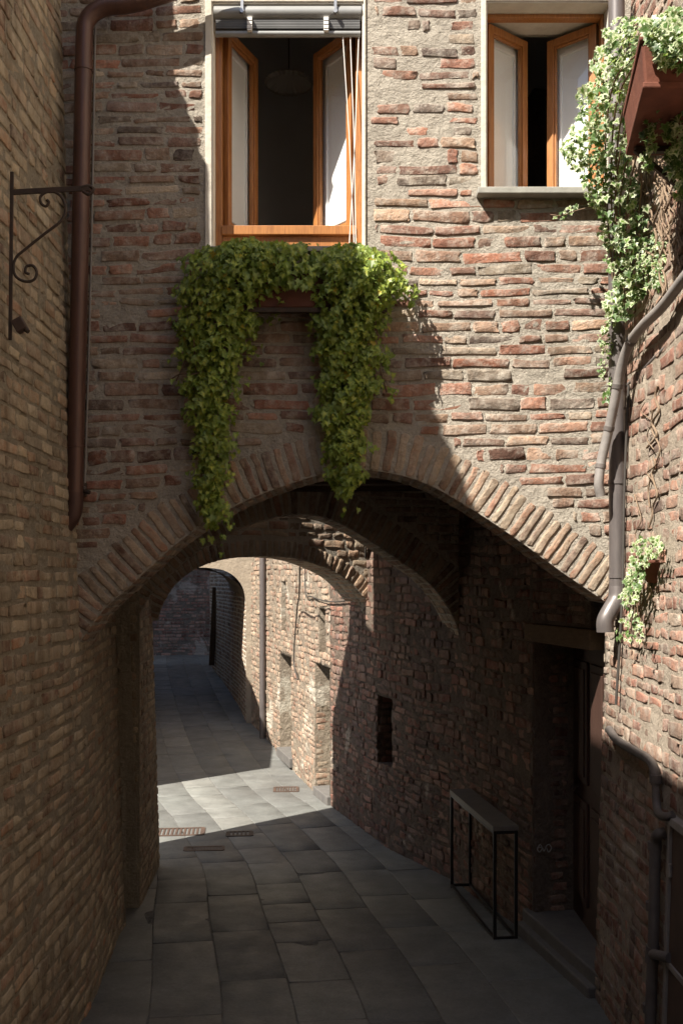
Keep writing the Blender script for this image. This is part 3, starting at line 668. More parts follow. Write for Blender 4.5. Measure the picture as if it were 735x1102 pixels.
# the street wall on the right
DS=PolySurf([(1.37,7.07),(1.07,8.3),(.99,8.75),(.49,9.97),(-.12,11.9),(-.33,12.6),(-.67,14.1),(-1.2,16.2),(-1.62,17.6)],batter=.0,side=-1,sm=.2)
dw=empty('street_house',(.5,10,0),'old dark red brick house on the right beyond the passage, with a slot window','house')
s_=DS.s_at_y; BR=s_(11.95)
niches=[(s_(9.95),s_(10.32),.60,1.32,.3),(s_(11.98),s_(12.62),-.25,1.48,.45)]
niches2=[(s_(12.15),s_(12.45),1.62,2.15,.25),(s_(14.3),s_(15.15),-.25,1.42,.4),(s_(14.7),s_(15.0),1.75,2.5,.25)]
def keepD(s,z):
    for a,b_,c,d_,_ in niches+niches2:
        if a<s<b_ and c<z<d_: return False
    return True
mb=MB(); sheet(mb,DS.P,0,BR+.0,-.5,6.0,lambda s,z:keepD(s,z),1,cell=.07,th=.3,disp=.008)
field(mb,DS.P,0,BR,-.35,4.0,lambda s,z:keepD(s,z) and 0<s<BR,hc=.078,joint=.012,Lr=(.13,.28),short=.4,warp=lambda a,z:.02*wob(a,z,.9,3),jv=.2,tilt=.03,gaps=.05,h=(-.001,.012),rag=.005)
niche(mb,DS,*niches[0][:4],.3,1,1,0)
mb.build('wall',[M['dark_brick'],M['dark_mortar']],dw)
mb=MB(); mb.box((1.75,7.1,-.4),(4,12,5.9)); mb.box((1.2,9.6,-.4),(1.76,12,5.9)); mb.build('building_core',M['stucco'],dw)
cw=empty('sunlit_house',(-.6,14,0),'pale weathered brick house in full sun, seen through the arches','house')
mb=MB(); sheet(mb,DS.P,BR,DS.L,-.5,6.0,keepD,1,cell=.07,th=.3,disp=.01)
field(mb,DS.P,BR,DS.L,-.35,4.2,lambda s,z:keepD(s,z) and BR<s,hc=.078,joint=.014,Lr=(.12,.26),short=.4,warp=lambda a,z:.02*wob(a,z,.9,3),jv=.2,tilt=.03,gaps=.12,h=(-.002,.011),rag=.005)
niche(mb,DS,niches[1][0],niches[1][1],-.25,1.48,.45,1,2,0)
for q in niches2: niche(mb,DS,*q,1,2)
# buttress/pilaster beside the tunnel
q=lambda y,d,z:DS.P(np.array([s_(y)]),np.array([z]),np.array([d]))[0]
mb.build('wall',[M['pale_brick'],M['pale_mortar'],M['green_plaster']],cw)
mb=MB(); mb.box((.35,12.3,-.4),(2.5,19,5.9)); mb.build('building_core',M['stucco'],cw)
stp=MB(); a=q(11.98,.0,-.12); b_=q(12.62,0,-.12); stp.beam(a+np.array([.16,0,-.03]),b_+np.array([.16,0,-.03]),.40,.12); stp.build('doorstep',M['slate'],cw,bevel=.01)
stp=MB(); a=q(14.2,.02,-.1); b_=q(15.2,.02,-.1); stp.beam(a+np.array([.12,0,0]),b_+np.array([.12,0,0]),.30,.14); stp.build('doorstep',M['slate'],cw,bevel=.01)

# ------------------------------------------------------------------ flying arch (third)
PT=Plane((-1.74,9.25),(.33,10.68))
a3=[PT.px(*p) for p in [(171,668),(173,657),(178,646.5),(190,628),(212.5,611.6),(238,602.5),(267.6,598.8),(297,598.8),(326,602.5),(356,613.5),(376,626),(396,648)]]
R3=Ring(PT,a3); ic3=[tuple(p) for p in R3.C[::2]]+[tuple(R3.C[-1])]
fa=empty('flying_arch',(-.7,9.9,0),'low brick arch spanning the street in the open, rubble masonry piled on its ring','arch')
mb=MB(); slab(mb,PT.P,[(-.3,ic3[0][1]),]+ic3+[(PT.L+.3,ic3[-1][1]),(PT.L+.3,3.35),(PT.L*.6,3.55),(PT.L*.3,3.5),(-.3,3.4)],[],.42,1)
e3=np.array(R3.offset(.17)); o3=np.argsort(e3[:,0])
def keepT(s,z):
    if s<e3[o3[0],0] or s>e3[o3[-1],0]: return z>2.2
    return z>np.interp(s,e3[o3,0],e3[o3,1])+.01
field(mb,PT.P,-.05,PT.L+.1,2.2,3.4,keepT,hc=.085,joint=.018,Lr=(.1,.3),short=.3,tilt=.03,jv=.25,gaps=.0,h=(0,.007),rag=.004,warp=lambda a,z:.012*wob(a,z,1.5,2))
mb.build('masonry',[M['arch_brick'],M['fac_mortar']],fa)
mb=MB(); R3.voussoirs(mb,0,h=.165,w=.07,depth=.42); mb.build('arch_ring',[M['arch_brick']],fa)

# ------------------------------------------------------------------ far buildings
tb=empty('tunnel_house',(-2.7,17.5,0),'plastered house with a dark vaulted passage at the far end of the alley','house')
TP=Plane((-8.5,17.75),(-1.45,17.45))
ta=[TP.px(*p) for p in [(142,668),(148,650),(162,630),(182,616),(208,611),(236,612.5),(252,620),(262,634),(265,655)]]
R4=Ring(TP,ta); ic4=[tuple(p) for p in R4.C]
mb=MB(); slab(mb,TP.P,[(0,-.2),(ic4[0][0],-.2)]+ic4+[(ic4[-1][0],-.2),(TP.L,-.2),(TP.L,6),(0,6)],[],.5,0); mb.build('wall',[M['grey_plaster']],tb)
def tun(x0,x1,xe0,xe1,y0,y1): pass
tw=MB(); TW=PolySurf([(-1.70,17.7),(-1.95,19),(-2.5,21.5),(-3.25,24.6)],side=-1,sm=.3); TH=.42
sheet(tw,TW.P,0,TW.L,-.3,3.2,lambda s,z:True,1,th=.3); field(tw,TW.P,0,TW.L,-.1,3.0,lambda s,z:True,hc=.08,Lr=(.15,.3))
TW2=PolySurf([(-3.7,17.9),(-4.3,21),(-5.3,24.6)],side=1,sm=.3); sheet(tw,TW2.P,0,TW2.L,-.3,3.2,lambda s,z:True,1,th=.3)
tw.build('passage_wall',[M['arch_brick'],M['stucco']],tb)
V=[];n=12; L0=len(TW.S)
for k,t in enumerate(np.linspace(0,TH,10)):
    a=TW.P(np.array([t*TW.L]),np.array([0.]),np.array([0.]))[0]; b_=TW2.P(np.array([t*TW2.L]),np.array([0.]),np.array([0.]))[0]; c=(a+b_)/2; h=np.linalg.norm((a-b_)[:2])/2
    for j in range(n+1):
        th=math.pi*j/n; u=(a-b_)/2; V.append(c+u*math.cos(th)+np.array([0,0,2.15+gz(c[1])*.8+.55*math.sin(th)]))
mb=MB(); mb.add(V,[(k*(n+1)+j,(k+1)*(n+1)+j,(k+1)*(n+1)+j+1,k*(n+1)+j+1) for k in range(9) for j in range(n)],0,smooth=True); mb.build('vault',M['grey_plaster'],tb)
mb=MB(); mb.box((-22,18.2,3.0),(-.5,20.4,14.2)); mb.build('upper_sun_block',M['stucco'],tb)  # out-of-view storey, enlarged to block the sun from the back house
fh=empty('back_house',(-5,26.8,0.4),'old purplish brick house wall closing the view beyond the vaulted passage','house')
FW=PolySurf([(-9,25.2),(-6.5,26.4),(-4,26.9),(-1.5,26.3),(1,25)],side=1,sm=.6)
mb=MB(); sheet(mb,FW.P,0,FW.L,0,5.5,lambda s,z:True,1,cell=.12,th=.3); field(mb,FW.P,2,8.0,.3,4.2,lambda s,z:True,hc=.085,Lr=(.15,.3),gaps=.12); mb.build('wall',[M['far_brick'],M['far_mortar']],fh)
sh=empty('low_building',(-5,15,0),'low plastered building on the left beyond the first passage','building')
mb=MB(); mb.box((-7.5,12.0,-.4),(-3.62,17.2,3.95)); mb.build('wall',M['stucco'],sh)
# street right side past the first passage on the left: closing wall far left
bw=empty('garden_wall',(-8,10,0),'plastered boundary wall behind the low building on the left','wall'); mb=MB(); mb.box((-8.3,5,-.4),(-8,17.6,2.2)); mb.build('wall',M['stucco'],bw)
# unseen block added behind the camera to hold back sky light
bk=empty('rear_light_block',(0,-6.2,1),'tall plastered block added out of view behind the viewer to cut sky light','house'); mb=MB(); mb.box((-5,-6.8,0),(5,-6.2,10)); mb.build('wall',M['grey_plaster'],bk)
print('setting done')

# ------------------------------------------------------------------ pipes
def tube_thing(name,pts,r,mat,label,cat,n=14,sm=8,group=None):
    P=smooth_path(pts,sm) if sm else np.array(pts); t=empty(name,tuple(P[-1]),label,cat,group); mb=MB(); mb.tube(P,r,n); mb.build('pipe',mat,t); return t
def rings(t,name,pts,r,mat,h=.02,axis=(0,0,1)):
    for p in pts:
        p=np.array(p); a=np.array(axis,float)*h/2; mb=MB(); mb.tube([p-a,p+a],r,16); mb.build(name,mat,t,bevel=.003)
Yp=5.72; cxp=lambda px,py,Y=Yp:W(px,py,Y)
bp=empty('downpipe',tuple(W(88,540,Yp)),'brown metal downpipe in the shaded corner at the left','downpipe')
mb=MB(); mb.tube(smooth_path([cxp(240,-28),cxp(150,2),cxp(112,8),cxp(94,22),cxp(91,45),cxp(90,90)],6),.049,18); mb.tube([cxp(90,88),cxp(86,300),cxp(80.5,533)],.049,20); mb.build('pipe',M['copper'],bp)
mb=MB(); mb.tube(smooth_path([cxp(80.5,530),cxp(80,545),cxp(77,556),cxp(70,566)],6),.051,18); mb.build('outlet_elbow',M['pipe_dark'],bp)
rings(bp,'collar',[cxp(90.5,75),cxp(88.5,205),cxp(82,480)],.0535,M['copper'],.018)
tube_thing('wall_cable',[cxp(103,30,5.83),cxp(98,300,5.83),cxp(92,510,5.83),cxp(91,525,5.8)],.007,M['conduit'],'thin grey cable running down beside the brown downpipe','cable',8)
mb=MB(); tv=empty('tap',tuple(cxp(92,528,5.8)),'small dark tap fitting at the lower end of the thin cable','tap'); mb.tube([cxp(90,520,5.83),cxp(90,534,5.83)],.022,10); mb.tube([cxp(88,528,5.80),cxp(97,530,5.78)],.012,8); mb.build('fitting',M['iron'],tv)
# grey downpipe right
gp=empty('downpipe',tuple(W(663,640,5.70)),'grey metal downpipe down the sunny corner at the right','downpipe')
mb=MB(); mb.tube([W(663,-30,5.7),W(663,300,5.7),W(664,636,5.7)],.046,20); mb.build('pipe',M['greypipe'],gp)
mb=MB(); mb.tube(smooth_path([W(664,632,5.7),W(663,645,5.69),W(657,656,5.67),W(651,668,5.66),W(651,680,5.66)],6),.049,18); mb.build('outlet_elbow',M['greypipe'],gp)
rings(gp,'collar',[W(663.5,519,5.7),W(664,620,5.7),W(663,120,5.7)],.0505,M['greypipe'],.022)
# thick conduit looping
ct=empty('conduit',tuple(W(645,520,5.62)),'thick pale grey conduit curving down in front of the grey downpipe','pipe')
mb=MB(); cpts=smooth_path([W(760,270,4.45),W(735,300,4.65),W(712,330,4.9),W(690,352,5.2),W(676,372,5.4),W(667,400,5.5),W(661,432,5.55),W(654,465,5.6),W(647,495,5.62),W(644,520,5.62),W(646,534,5.63)],8); mb.tube(cpts,.027,14); mb.build('pipe',M['conduit'],ct)
for i in (30,44,55,66):
    p=cpts[i]; d=cpts[i+1]-cpts[i-1]; d/=np.linalg.norm(d); mb=MB(); mb.tube([p-d*.012,p+d*.012],.031,14); mb.build('clip',M['oldpipe'],ct)
tube_thing('wall_cable',[W(672,418,5.75),W(690,400,5.45),W(712,378,5.1),W(740,352,4.75)],.012,M['oldpipe'],'dark cable climbing to the right under the thick conduit','cable',8)
xw=lambda z:1.525+.03*z
tube_thing('wall_cable',[(xw(3.6)-.02,5.6,3.6),(xw(3)-.02,5.62,3.0),(xw(2.4)-.02,5.6,2.4),(xw(1.75)-.03,5.62,1.80)],.008,M['cable'],'thin black cable dropping below the small wall pot to the old pipe','cable',8)
def WR(px,py,off=.03):   # a point on the near right wall (batter) under a pixel
    rx=(px-CX)/F; z=1.5
    for _ in range(6): x=1.525+.03*z-off; Y=x/rx; z=EYE-(py-CY)/F*Y
    return np.array([x,Y,z])
op=empty('water_pipe',tuple(WR(700,1095)),'old lead water pipe stepping down the shaded right wall','pipe')
mb=MB(); mb.tube(smooth_path([WR(655,785,.04),WR(664,797,.04),WR(682,808,.04),WR(698,818,.04),WR(704,830,.04),WR(705,845,.04)],6),.024,12); mb.build('upper_pipe',M['oldpipe'],op)
mb=MB(); mb.tube(smooth_path([WR(705,842,.04),WR(706,865,.04),WR(709,876,.05),WR(717,879,.05),WR(724,877,.03)],6),.020,12); mb.build('upper_bend',M['oldpipe'],op)
mb=MB(); mb.tube(smooth_path([WR(715,896,.02),WR(708,898,.05),WR(705,906,.05),WR(704,940,.05),WR(703,1000,.05),WR(701,1050,.05),WR(699,1110,.05)],6),.027,14); mb.build('lower_pipe',M['oldpipe'],op)
mb=MB(); mb.tube([WR(699,1026,.05),WR(708,1028,.06),WR(720,1031,.03)],.024,12); mb.tube([WR(702,1018,.05),WR(701,1036,.05)],.033,14); mb.build('tee_joint',M['oldpipe'],op)
for py in (838,): rings(op,'joint',[WR(705,py,.04)],.030,M['oldpipe'],.04)
for py in (910,975,1085): rings(op,'joint',[WR(704-(py-910)*.03,py,.05)],.034,M['oldpipe'],.04)
# metal cabinet
cb=empty('meter_cabinet',(1.52,4.2,.2),'dark rusty metal cabinet door on the right wall at the lower right edge','cabinet')
mb=MB(); y1=WR(718,1000)[1]; 
def slanted(mb,y0,y1,z0,z1,off0,off1):
    V=[(xw(z)-o,y,z) for y in (y0,y1) for z in (z0,z1) for o in (off0,off1)]
    mb.add(V,[(0,1,3,2),(4,6,7,5),(0,4,5,1),(2,3,7,6),(0,2,6,4),(1,5,7,3)])
slanted(mb,3.4,y1,.05,1.36,-.02,.022); mb.build('cabinet_door',M['rust'],cb,bevel=.004)
mb=MB(); slanted(mb,3.4,y1+.03,1.361,1.40,-.02,.045); slanted(mb,y1+.002,y1+.035,.05,1.36,-.02,.035); slanted(mb,3.4,y1,.70,.73,.0225,.034); mb.build('cabinet_frame',M['conduit'],cb,bevel=.004)
for z in (1.15,.35):
    mb=MB(); mb.tube([(xw(z)-.03,y1-.01,z-.03),(xw(z)-.03,y1-.01,z+.03)],.010,8); mb.build('hinge',M['steel'],cb)

# ------------------------------------------------------------------ iron bracket on the left wall
br=empty('lantern_bracket',tuple(W(13,360,4.52)),'wrought iron scroll bracket reaching out from the ochre left wall','bracket')
YB=4.50; q=lambda px,py:W(px,py,YB)
mb=MB(); mb.beam(q(13.5,185),q(11.5,366),.016,.010,up=(0,1,0)); mb.build('wall_bar',M['iron'],br,bevel=.002)
mb=MB(); mb.beam(q(13,207),q(97,202.5),.022,.012,up=(0,1,0)); mb.tube(smooth_path([q(88,202)+np.array([0,0,0]),q(96,200),q(101,204),q(96,209),q(90,206)],6),.008,8); mb.build('arm',M['iron'],br)
def spiral(cx,cy,r0,r1,a0,a1,n=26):
    return [q(cx+(r0+(r1-r0)*t)*math.cos(a0+(a1-a0)*t),cy-(r0+(r1-r0)*t)*math.sin(a0+(a1-a0)*t)) for t in np.linspace(0,1,n)]
mb=MB(); sp=spiral(50,216,3,9,-2.2,3.6)+[q(60,208),q(68,215),q(71,226),q(68,236)]
path=list(smooth_path([q(51,215),q(53,218),q(50,222),q(45,219),q(44,212),q(50,207),q(60,207),q(68,214),q(71,226),q(66,238),q(48,252),q(28,268),q(18,277),q(15,288),q(18,298),q(28,303),q(37,301),q(40,293),q(36,286),q(29,287),q(28,293),q(32,295)],6))
mb.tube(path,.0065,8); mb.build('scroll',M['iron'],br)
fl=empty('spotlight',tuple(W(22,350,4.5)),'small dark square lamp fixed at the foot of the iron bracket','lamp')
mb=MB(); c=W(22,350,4.48); mb.obox(c,[(1,0,.55),(0,1,0),(-.55,0,1)],(.05,.045,.06)); mb.build('housing',M['rust'],fl,bevel=.004)
mb=MB(); mb.tube([c,W(31,357,4.47)],.010,8); mb.build('stalk',M['iron'],fl)

# ------------------------------------------------------------------ console table
ctb=empty('console_table',(1.0,7.6,-.04),'narrow console table on a black metal frame, standing by the dark passage wall','table')
n1=W(532,1011,7.02); f1=W(486,954,8.25); zt=.77; zb=-.035
N1=np.array([n1[0],7.02]); F1=np.array([f1[0],8.25]); dirn=(F1-N1)/np.linalg.norm(F1-N1); sd=np.array([dirn[1],-dirn[0]]); wd=.155
pts={ 'nf':N1,'ff':F1,'nb':N1+sd*wd,'fb':F1+sd*wd}
for k in pts:
    mb=MB(); mb.beam((*pts[k],zb-.01),(*pts[k],zt-.035),.022,.022,up=(dirn[0],dirn[1],0)); mb.build('leg',M['blackmetal'],ctb,bevel=.001)
for z in (zb+.012,zt-.046):
    mb=MB()
    for a,b_ in (('nf','ff'),('nb','fb'),('nf','nb'),('ff','fb')): mb.beam((*pts[a],z),(*pts[b_],z),.020,.020)
    mb.build('rail',M['blackmetal'],ctb)
mb=MB(); c=(N1+F1)/2+sd*wd/2; L=np.linalg.norm(F1-N1)+.03; mb.obox((*c,zt-.017),[(*dirn,0),(*sd,0),(0,0,1)],(L,wd+.03,.034)); mb.build('table_top',M['tabletop'],ctb,bevel=.003)
# chalk marks on the jamb
ck=empty('chalk_scribble',(1.48,7.08,.78),'small pale chalk scribble on the brick jamb beside the dark door','graffiti')
mb=MB(); wq=lambda px,py:W(px,py,7.065)
mb.tube(smooth_path([wq(578,913),wq(581,909),wq(583,913),wq(580,917),wq(578,913),wq(583,912),wq(585,916),wq(588,910),wq(591,909),wq(593,913),wq(590,917),wq(588,913)],5),.004,6); mb.build('stroke',M['chalk'],ck)

# ------------------------------------------------------------------ drain grates
def grate(px,py,ang,w,l,label,slots=9,mat='rust',z=-.0,nm='drain_grate'):
    Y=5+4.
    for _ in range(20): Y=(EYE-gz(Y))*F/(py-CY)
    p=np.array([(px-CX)/F*Y,Y,gz(Y)+.004]); t=empty(nm,tuple(p),label,'drain'); u=np.array([math.cos(ang),math.sin(ang),0]); v=np.array([-u[1],u[0],0])
    sl_=(gz(Y+.2)-gz(Y-.2))/.4; u[2]=sl_*u[1]; v[2]=sl_*v[1]
    mb=MB()
    for s in (-1,1): mb.beam(p-u*w/2+v*s*l/2,p+u*w/2+v*s*l/2,.03,.016); mb.beam(p-v*l/2+u*s*w/2,p+v*l/2+u*s*w/2,.03,.0155)
    mb.build('frame',M[mat],t); mb=MB(); mb.obox(p-np.array([0,0,.004]),[u,v,np.cross(u,v)],(w,l,.004)); mb.build('pit',M['soil'],t)
    mb=MB()
    for i in range(slots):
        a=-w/2+w*(i+.5)/slots; mb.beam(p+u*a-v*l/2,p+u*a+v*l/2,w/slots*.5,.012)
    mb.build('bars',M[mat],t)
grate(188,896,.1,.62,.30,'large rusty drain grate at the edge of the sunlit paving beside the left pier',14)
grate(308,850,.05,.30,.28,'small rusty drain grate in the sun by the right hand wall',9)
grate(258,898,.1,.26,.18,'dark iron drain cover just inside the shade beside the pale paving strip',6,'iron')
grate(219,914,.1,.40,.26,'worn brown drain plate in the shade in front of the large grate',3,'rust') if False else None
grate(220,914,.1,.38,.16,'worn brown drain plate in the shade in front of the large grate',26,'rust')

# ------------------------------------------------------------------ street wall details
def DP(y,z,d=.03): return DS.P(np.array([DS.s_at_y(y)]),np.array([z]),np.array([d]))[0]
tube_thing('downpipe',[DP(16.3,4.2,.06),DP(16.3,2,.06),DP(16.3,-.1,.06)],.05,M['greypipe'],'slim grey downpipe on the far sunlit house','downpipe',12,4)
tube_thing('wall_cable',[W(323,603,11.6),W(322,640,12.5),DP(13.6,2.1,.05),DP(13.9,1.4,.04),DP(13.6,1.15,.04)],.010,M['cable'],'black cable slung from the flying arch down the sunlit house','cable',8)
tube_thing('wall_cable',[DP(13.1,3.0,.03),DP(13.1,2.35,.03),DP(12.7,2.3,.03),DP(11.9,2.25,.03),DP(11.0,2.30,.03),DP(10.75,2.4,.03),DP(10.6,2.9,.03)],.008,M['cable'],'black cable running level along the street wall under the flying arch','cable',8,4)
el=empty('wall_lamp',tuple(DP(10.55,3.0,.05)),'small grey bulkhead lamp on the wall above the flying arch end','lamp'); mb=MB(); c=DP(10.5,2.98,.1); mb.tube([c-np.array([.1,.0,0]),c-np.array([.04,0,-.01]),c+np.array([.08,.0,0])],[.03,.055,.04],12); mb.build('housing',M['alu'],el)
ps=empty('wooden_post',(-3.0,24.2,.3),'dark weathered post at the mouth of the vaulted passage','post'); mb=MB(); mb.beam(W(228,716,23.3),W(232,632,23.3),.12,.12,up=(0,1,0)); mb.build('post',M['beam'],ps,bevel=.01)

# ------------------------------------------------------------------ ivy
def leaf_shape():
    A=[-90,-62,-38,-12,14,42,64,90]; Rr=[.0,.60,.86,.55,.92,.60,.78,1.05]
    # half outline of a five lobed leaf; x,y with tip at +y
    half=[(0,-.32),(.26,-.52),(.50,-.30),(.34,-.10),(.60,.14),(.30,.22),(0,.78)]
    pts=half+[(-x,y) for x,y in half[-2:0:-1]]
    return np.array(pts)
LF=leaf_shape(); NL=len(LF)
def leaves(mb,pos,nrm,tip,size,rnd,mi=0):
    n=len(pos); pos=np.asarray(pos); nrm=nrm/np.linalg.norm(nrm,axis=1)[:,None]; tip=tip-nrm*np.sum(tip*nrm,1)[:,None]; tip/=np.linalg.norm(tip,axis=1)[:,None]+1e-9; sx=np.cross(tip,nrm)
    L=np.concatenate([[[0,.02]],LF]); k=len(L)
    sh=np.ones((n,k,2))+rng.normal(0,.08,(n,k,2)); lx=L[None,:,0]*sh[...,0]; ly=L[None,:,1]*sh[...,1]
    fold=rng.uniform(.05,.45,n)[:,None]; lz=np.abs(lx)*fold- (ly**2)*rng.uniform(.0,.35,n)[:,None]
    P=pos[:,None]+size[:,None,None]*(sx[:,None]*lx[...,None]+tip[:,None]*ly[...,None]+nrm[:,None]*lz[...,None])
    c=np.zeros((n,k,3)); c[...,0]=rnd[:,None]; c[...,1]=rng.uniform(0,1,n)[:,None]; c[:,1:,2]=1.0; c[:,0,2]=0
    Q=[]
    for i in range(NL): Q.append((0,1+i,1+(i+1)%NL))
    Q=np.array(Q); QQ=(Q[None]+(np.arange(n)*k)[:,None,None]).reshape(-1,3)
    mb.add(P.reshape(-1,3),QQ.tolist(),mi,c.reshape(-1,3),False)
def drape(mb,rows,n,Y0,bulge,size,dens=None):
    """rows: (py, x0, x1, depth) ; leaves over a bulging hanging curtain"""
    R=np.array(rows,float); py=R[:,0]; wgt=(R[:,2]-R[:,1]); yy=np.linspace(py[0],py[-1],200); w=np.interp(yy,py,wgt); cdf=np.cumsum(w); cdf/=cdf[-1]
    y=np.interp(rng.uniform(0,1,n),cdf,yy); x0=np.interp(y,py,R[:,1]); x1=np.interp(y,py,R[:,2]); dp=np.interp(y,py,R[:,3])
    u=rng.beta(1.25,1.25,n); e=9*np.sin(y*.19+_ph[3]+3*(u>.5))+6*np.sin(y*.07+_ph[5])+rng.normal(0,5,n)+rng.exponential(3.0,n)*np.sign(u-.5); x=x0+(x1-x0)*u+e*.6*(np.abs(u-.5)*2)
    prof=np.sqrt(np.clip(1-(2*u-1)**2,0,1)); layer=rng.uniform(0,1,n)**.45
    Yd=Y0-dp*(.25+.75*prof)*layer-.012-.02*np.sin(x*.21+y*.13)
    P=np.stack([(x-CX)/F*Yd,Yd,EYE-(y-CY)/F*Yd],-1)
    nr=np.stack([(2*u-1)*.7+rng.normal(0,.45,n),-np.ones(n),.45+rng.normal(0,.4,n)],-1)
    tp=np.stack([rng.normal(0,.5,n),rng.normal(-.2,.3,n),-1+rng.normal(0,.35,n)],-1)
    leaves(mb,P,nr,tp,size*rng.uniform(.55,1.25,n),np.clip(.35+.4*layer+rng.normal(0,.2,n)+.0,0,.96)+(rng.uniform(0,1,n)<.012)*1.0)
# planter under the left window
def strag(mb,x0,y0,x1,y1,n,size):
    drape(mb,[(y0,x0-3,x0+3,.22),((y0+y1)/2,(x0+x1)/2-3+4,(x0+x1)/2+3+4,.17),(y1,x1-2,x1+2,.1)],n,5.83,.1,size)
pb=empty('window_planter',(-.3,5.7,4.15),'brown trough planter under the left window, almost hidden by ivy','planter')
mb=MB(); mb.box((-.62,5.68,4.06),(.22,5.82,4.24)); mb.build('trough',M['brownpot'],pb,bevel=.008)
mb=MB(); mb.box((-.63,5.67,4.241),(.23,5.825,4.258)); mb.build('rim',M['brownpot'],pb,bevel=.003)
mb=MB(); mb.box((-.66,5.66,4.03),(.26,5.70,4.055)); mb.build('bracket',M['iron'],pb)
iv=empty('ivy_plant',(-.3,5.7,4.38),'green ivy hanging in two long tails from the trough under the left window','ivy')
mb=MB()
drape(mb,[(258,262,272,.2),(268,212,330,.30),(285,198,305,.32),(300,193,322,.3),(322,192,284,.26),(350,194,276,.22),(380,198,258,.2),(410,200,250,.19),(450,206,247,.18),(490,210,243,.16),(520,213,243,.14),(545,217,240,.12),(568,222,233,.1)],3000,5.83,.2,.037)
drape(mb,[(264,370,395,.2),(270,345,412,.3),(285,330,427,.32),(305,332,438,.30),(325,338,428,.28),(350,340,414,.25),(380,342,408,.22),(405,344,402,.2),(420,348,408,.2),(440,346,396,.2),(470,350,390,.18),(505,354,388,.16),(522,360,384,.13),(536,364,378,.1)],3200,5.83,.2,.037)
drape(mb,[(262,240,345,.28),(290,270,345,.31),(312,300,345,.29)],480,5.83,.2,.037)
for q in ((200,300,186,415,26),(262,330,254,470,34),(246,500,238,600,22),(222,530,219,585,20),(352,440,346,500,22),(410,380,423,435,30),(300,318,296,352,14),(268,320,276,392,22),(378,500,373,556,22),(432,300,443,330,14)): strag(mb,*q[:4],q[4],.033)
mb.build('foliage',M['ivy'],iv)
mb=MB()
for x0,y0,x1,y1 in ((205,290,218,540),(230,290,228,560),(250,300,226,500),(360,290,368,530),(385,300,374,520),(400,300,372,470),(240,300,190,410),(400,330,416,422),(218,400,183,409)):
    A=W(x0,y0,5.66);B=W(x1,y1,5.76); mb.tube(smooth_path([A,(A*2+B)/3+rng.normal(0,.012,3),(A+2*B)/3+rng.normal(0,.012,3),B],5),.004,6)
mb.build('stems',M['stem'],iv)

# right planter and variegated ivy
pr=empty('wall_planter',(1.42,4.3,4.5),'terracotta trough fixed high on the right wall, spilling variegated ivy','planter')
def skew_box(mb,c0,c1,wd0,wd1,z0,z1,tp=0):
    # c0,c1: outer near/far plan corners
    a=np.array(c0);b_=np.array(c1); V=[]
    for z,e in ((z0,0),(z1,tp)):
        V+= [(a[0]-e,a[1]-e,z),(a[0]+wd0,a[1]-e,z),(b_[0]+wd1,b_[1],z),(b_[0]-e,b_[1],z)]
    mb.add(V,[(3,2,1,0),(4,5,6,7),(0,1,5,4),(1,2,6,5),(2,3,7,6),(3,0,4,7)])
mb=MB(); skew_box(mb,(1.225,4.02),(1.335,4.64),.36,.24,4.49,4.665,.02); mb.build('trough',M['terracotta'],pr,bevel=.01)
mb=MB(); skew_box(mb,(1.195,3.99),(1.315,4.66),.38,.25,4.667,4.70); mb.build('rim',M['terracotta'],pr,bevel=.006)
mb=MB(); skew_box(mb,(1.212,4.008),(1.326,4.65),.37,.245,4.485,4.512); mb.build('base_lip',M['terracotta'],pr,bevel=.006)
mb=MB(); mb.beam((1.34,4.55,4.47),(1.68,4.55,4.47),.03,.025); mb.beam((1.34,4.55,4.47),(1.66,4.55,4.2),.02,.02); mb.build('bracket',M['iron'],pr)
vi=empty('ivy_plant',(1.4,4.6,4.68),'cream edged variegated ivy tumbling from the terracotta trough over the corner','ivy')
mb=MB()
def cloud(rows,n,size,Yr,lit=0):
    R=np.array(rows,float); py=R[:,0]; yy=np.linspace(py[0],py[-1],200); w=np.interp(yy,py,R[:,2]-R[:,1]); cdf=np.cumsum(w); cdf/=cdf[-1]
    y=np.interp(rng.uniform(0,1,n),cdf,yy); x0=np.interp(y,py,R[:,1]); x1=np.interp(y,py,R[:,2]); Yc=np.interp(y,py,R[:,3]); u=rng.beta(1.2,1.2,n)
    x=x0+(x1-x0)*u+3*np.sin(y*.17); Yd=Yc+Yr*rng.normal(0,1,n)*.5+.0
    lim=.02; X=(x-CX)/F*Yd
    # keep in front of the right wall
    Z=EYE-(y-CY)/F*Yd; over=X-(1.51+.03*Z); Yd=np.where(over>0,Yd*(1.51+.03*Z)/X,Yd); X=(x-CX)/F*Yd; Z=EYE-(y-CY)/F*Yd
    Yd=np.minimum(Yd,5.80); X=(x-CX)/F*Yd; Z=EYE-(y-CY)/F*Yd
    P=np.stack([X,Yd,Z],-1); nr=np.stack([-.6+rng.normal(0,.5,n),-.8+rng.normal(0,.4,n),.5+rng.normal(0,.45,n)],-1); tp=np.stack([rng.normal(0,.6,n),rng.normal(-.2,.4,n),-1+rng.normal(0,.4,n)],-1)
    leaves(mb,P,nr,tp,size*rng.uniform(.5,1.3,n),np.clip(rng.normal(.5,.25,n)+lit,0,.95))
cloud([(20,664,690,5.0),(35,650,694,5.1),(60,640,690,5.15),(90,628,690,5.2),(110,622,688,5.25),(140,616,680,5.3),(165,608,682,5.35),(190,622,684,5.4),(215,634,692,5.45),(240,642,700,5.45),(262,648,716,5.4),(285,652,718,5.4),(305,656,712,5.45),(325,652,690,5.5),(345,652,676,5.5)],1750,.034,.22)
cloud([(10,715,735,4.2),(30,700,742,4.2),(50,692,745,4.15),(68,700,745,4.1),(80,715,745,4.1)],420,.034,.12)
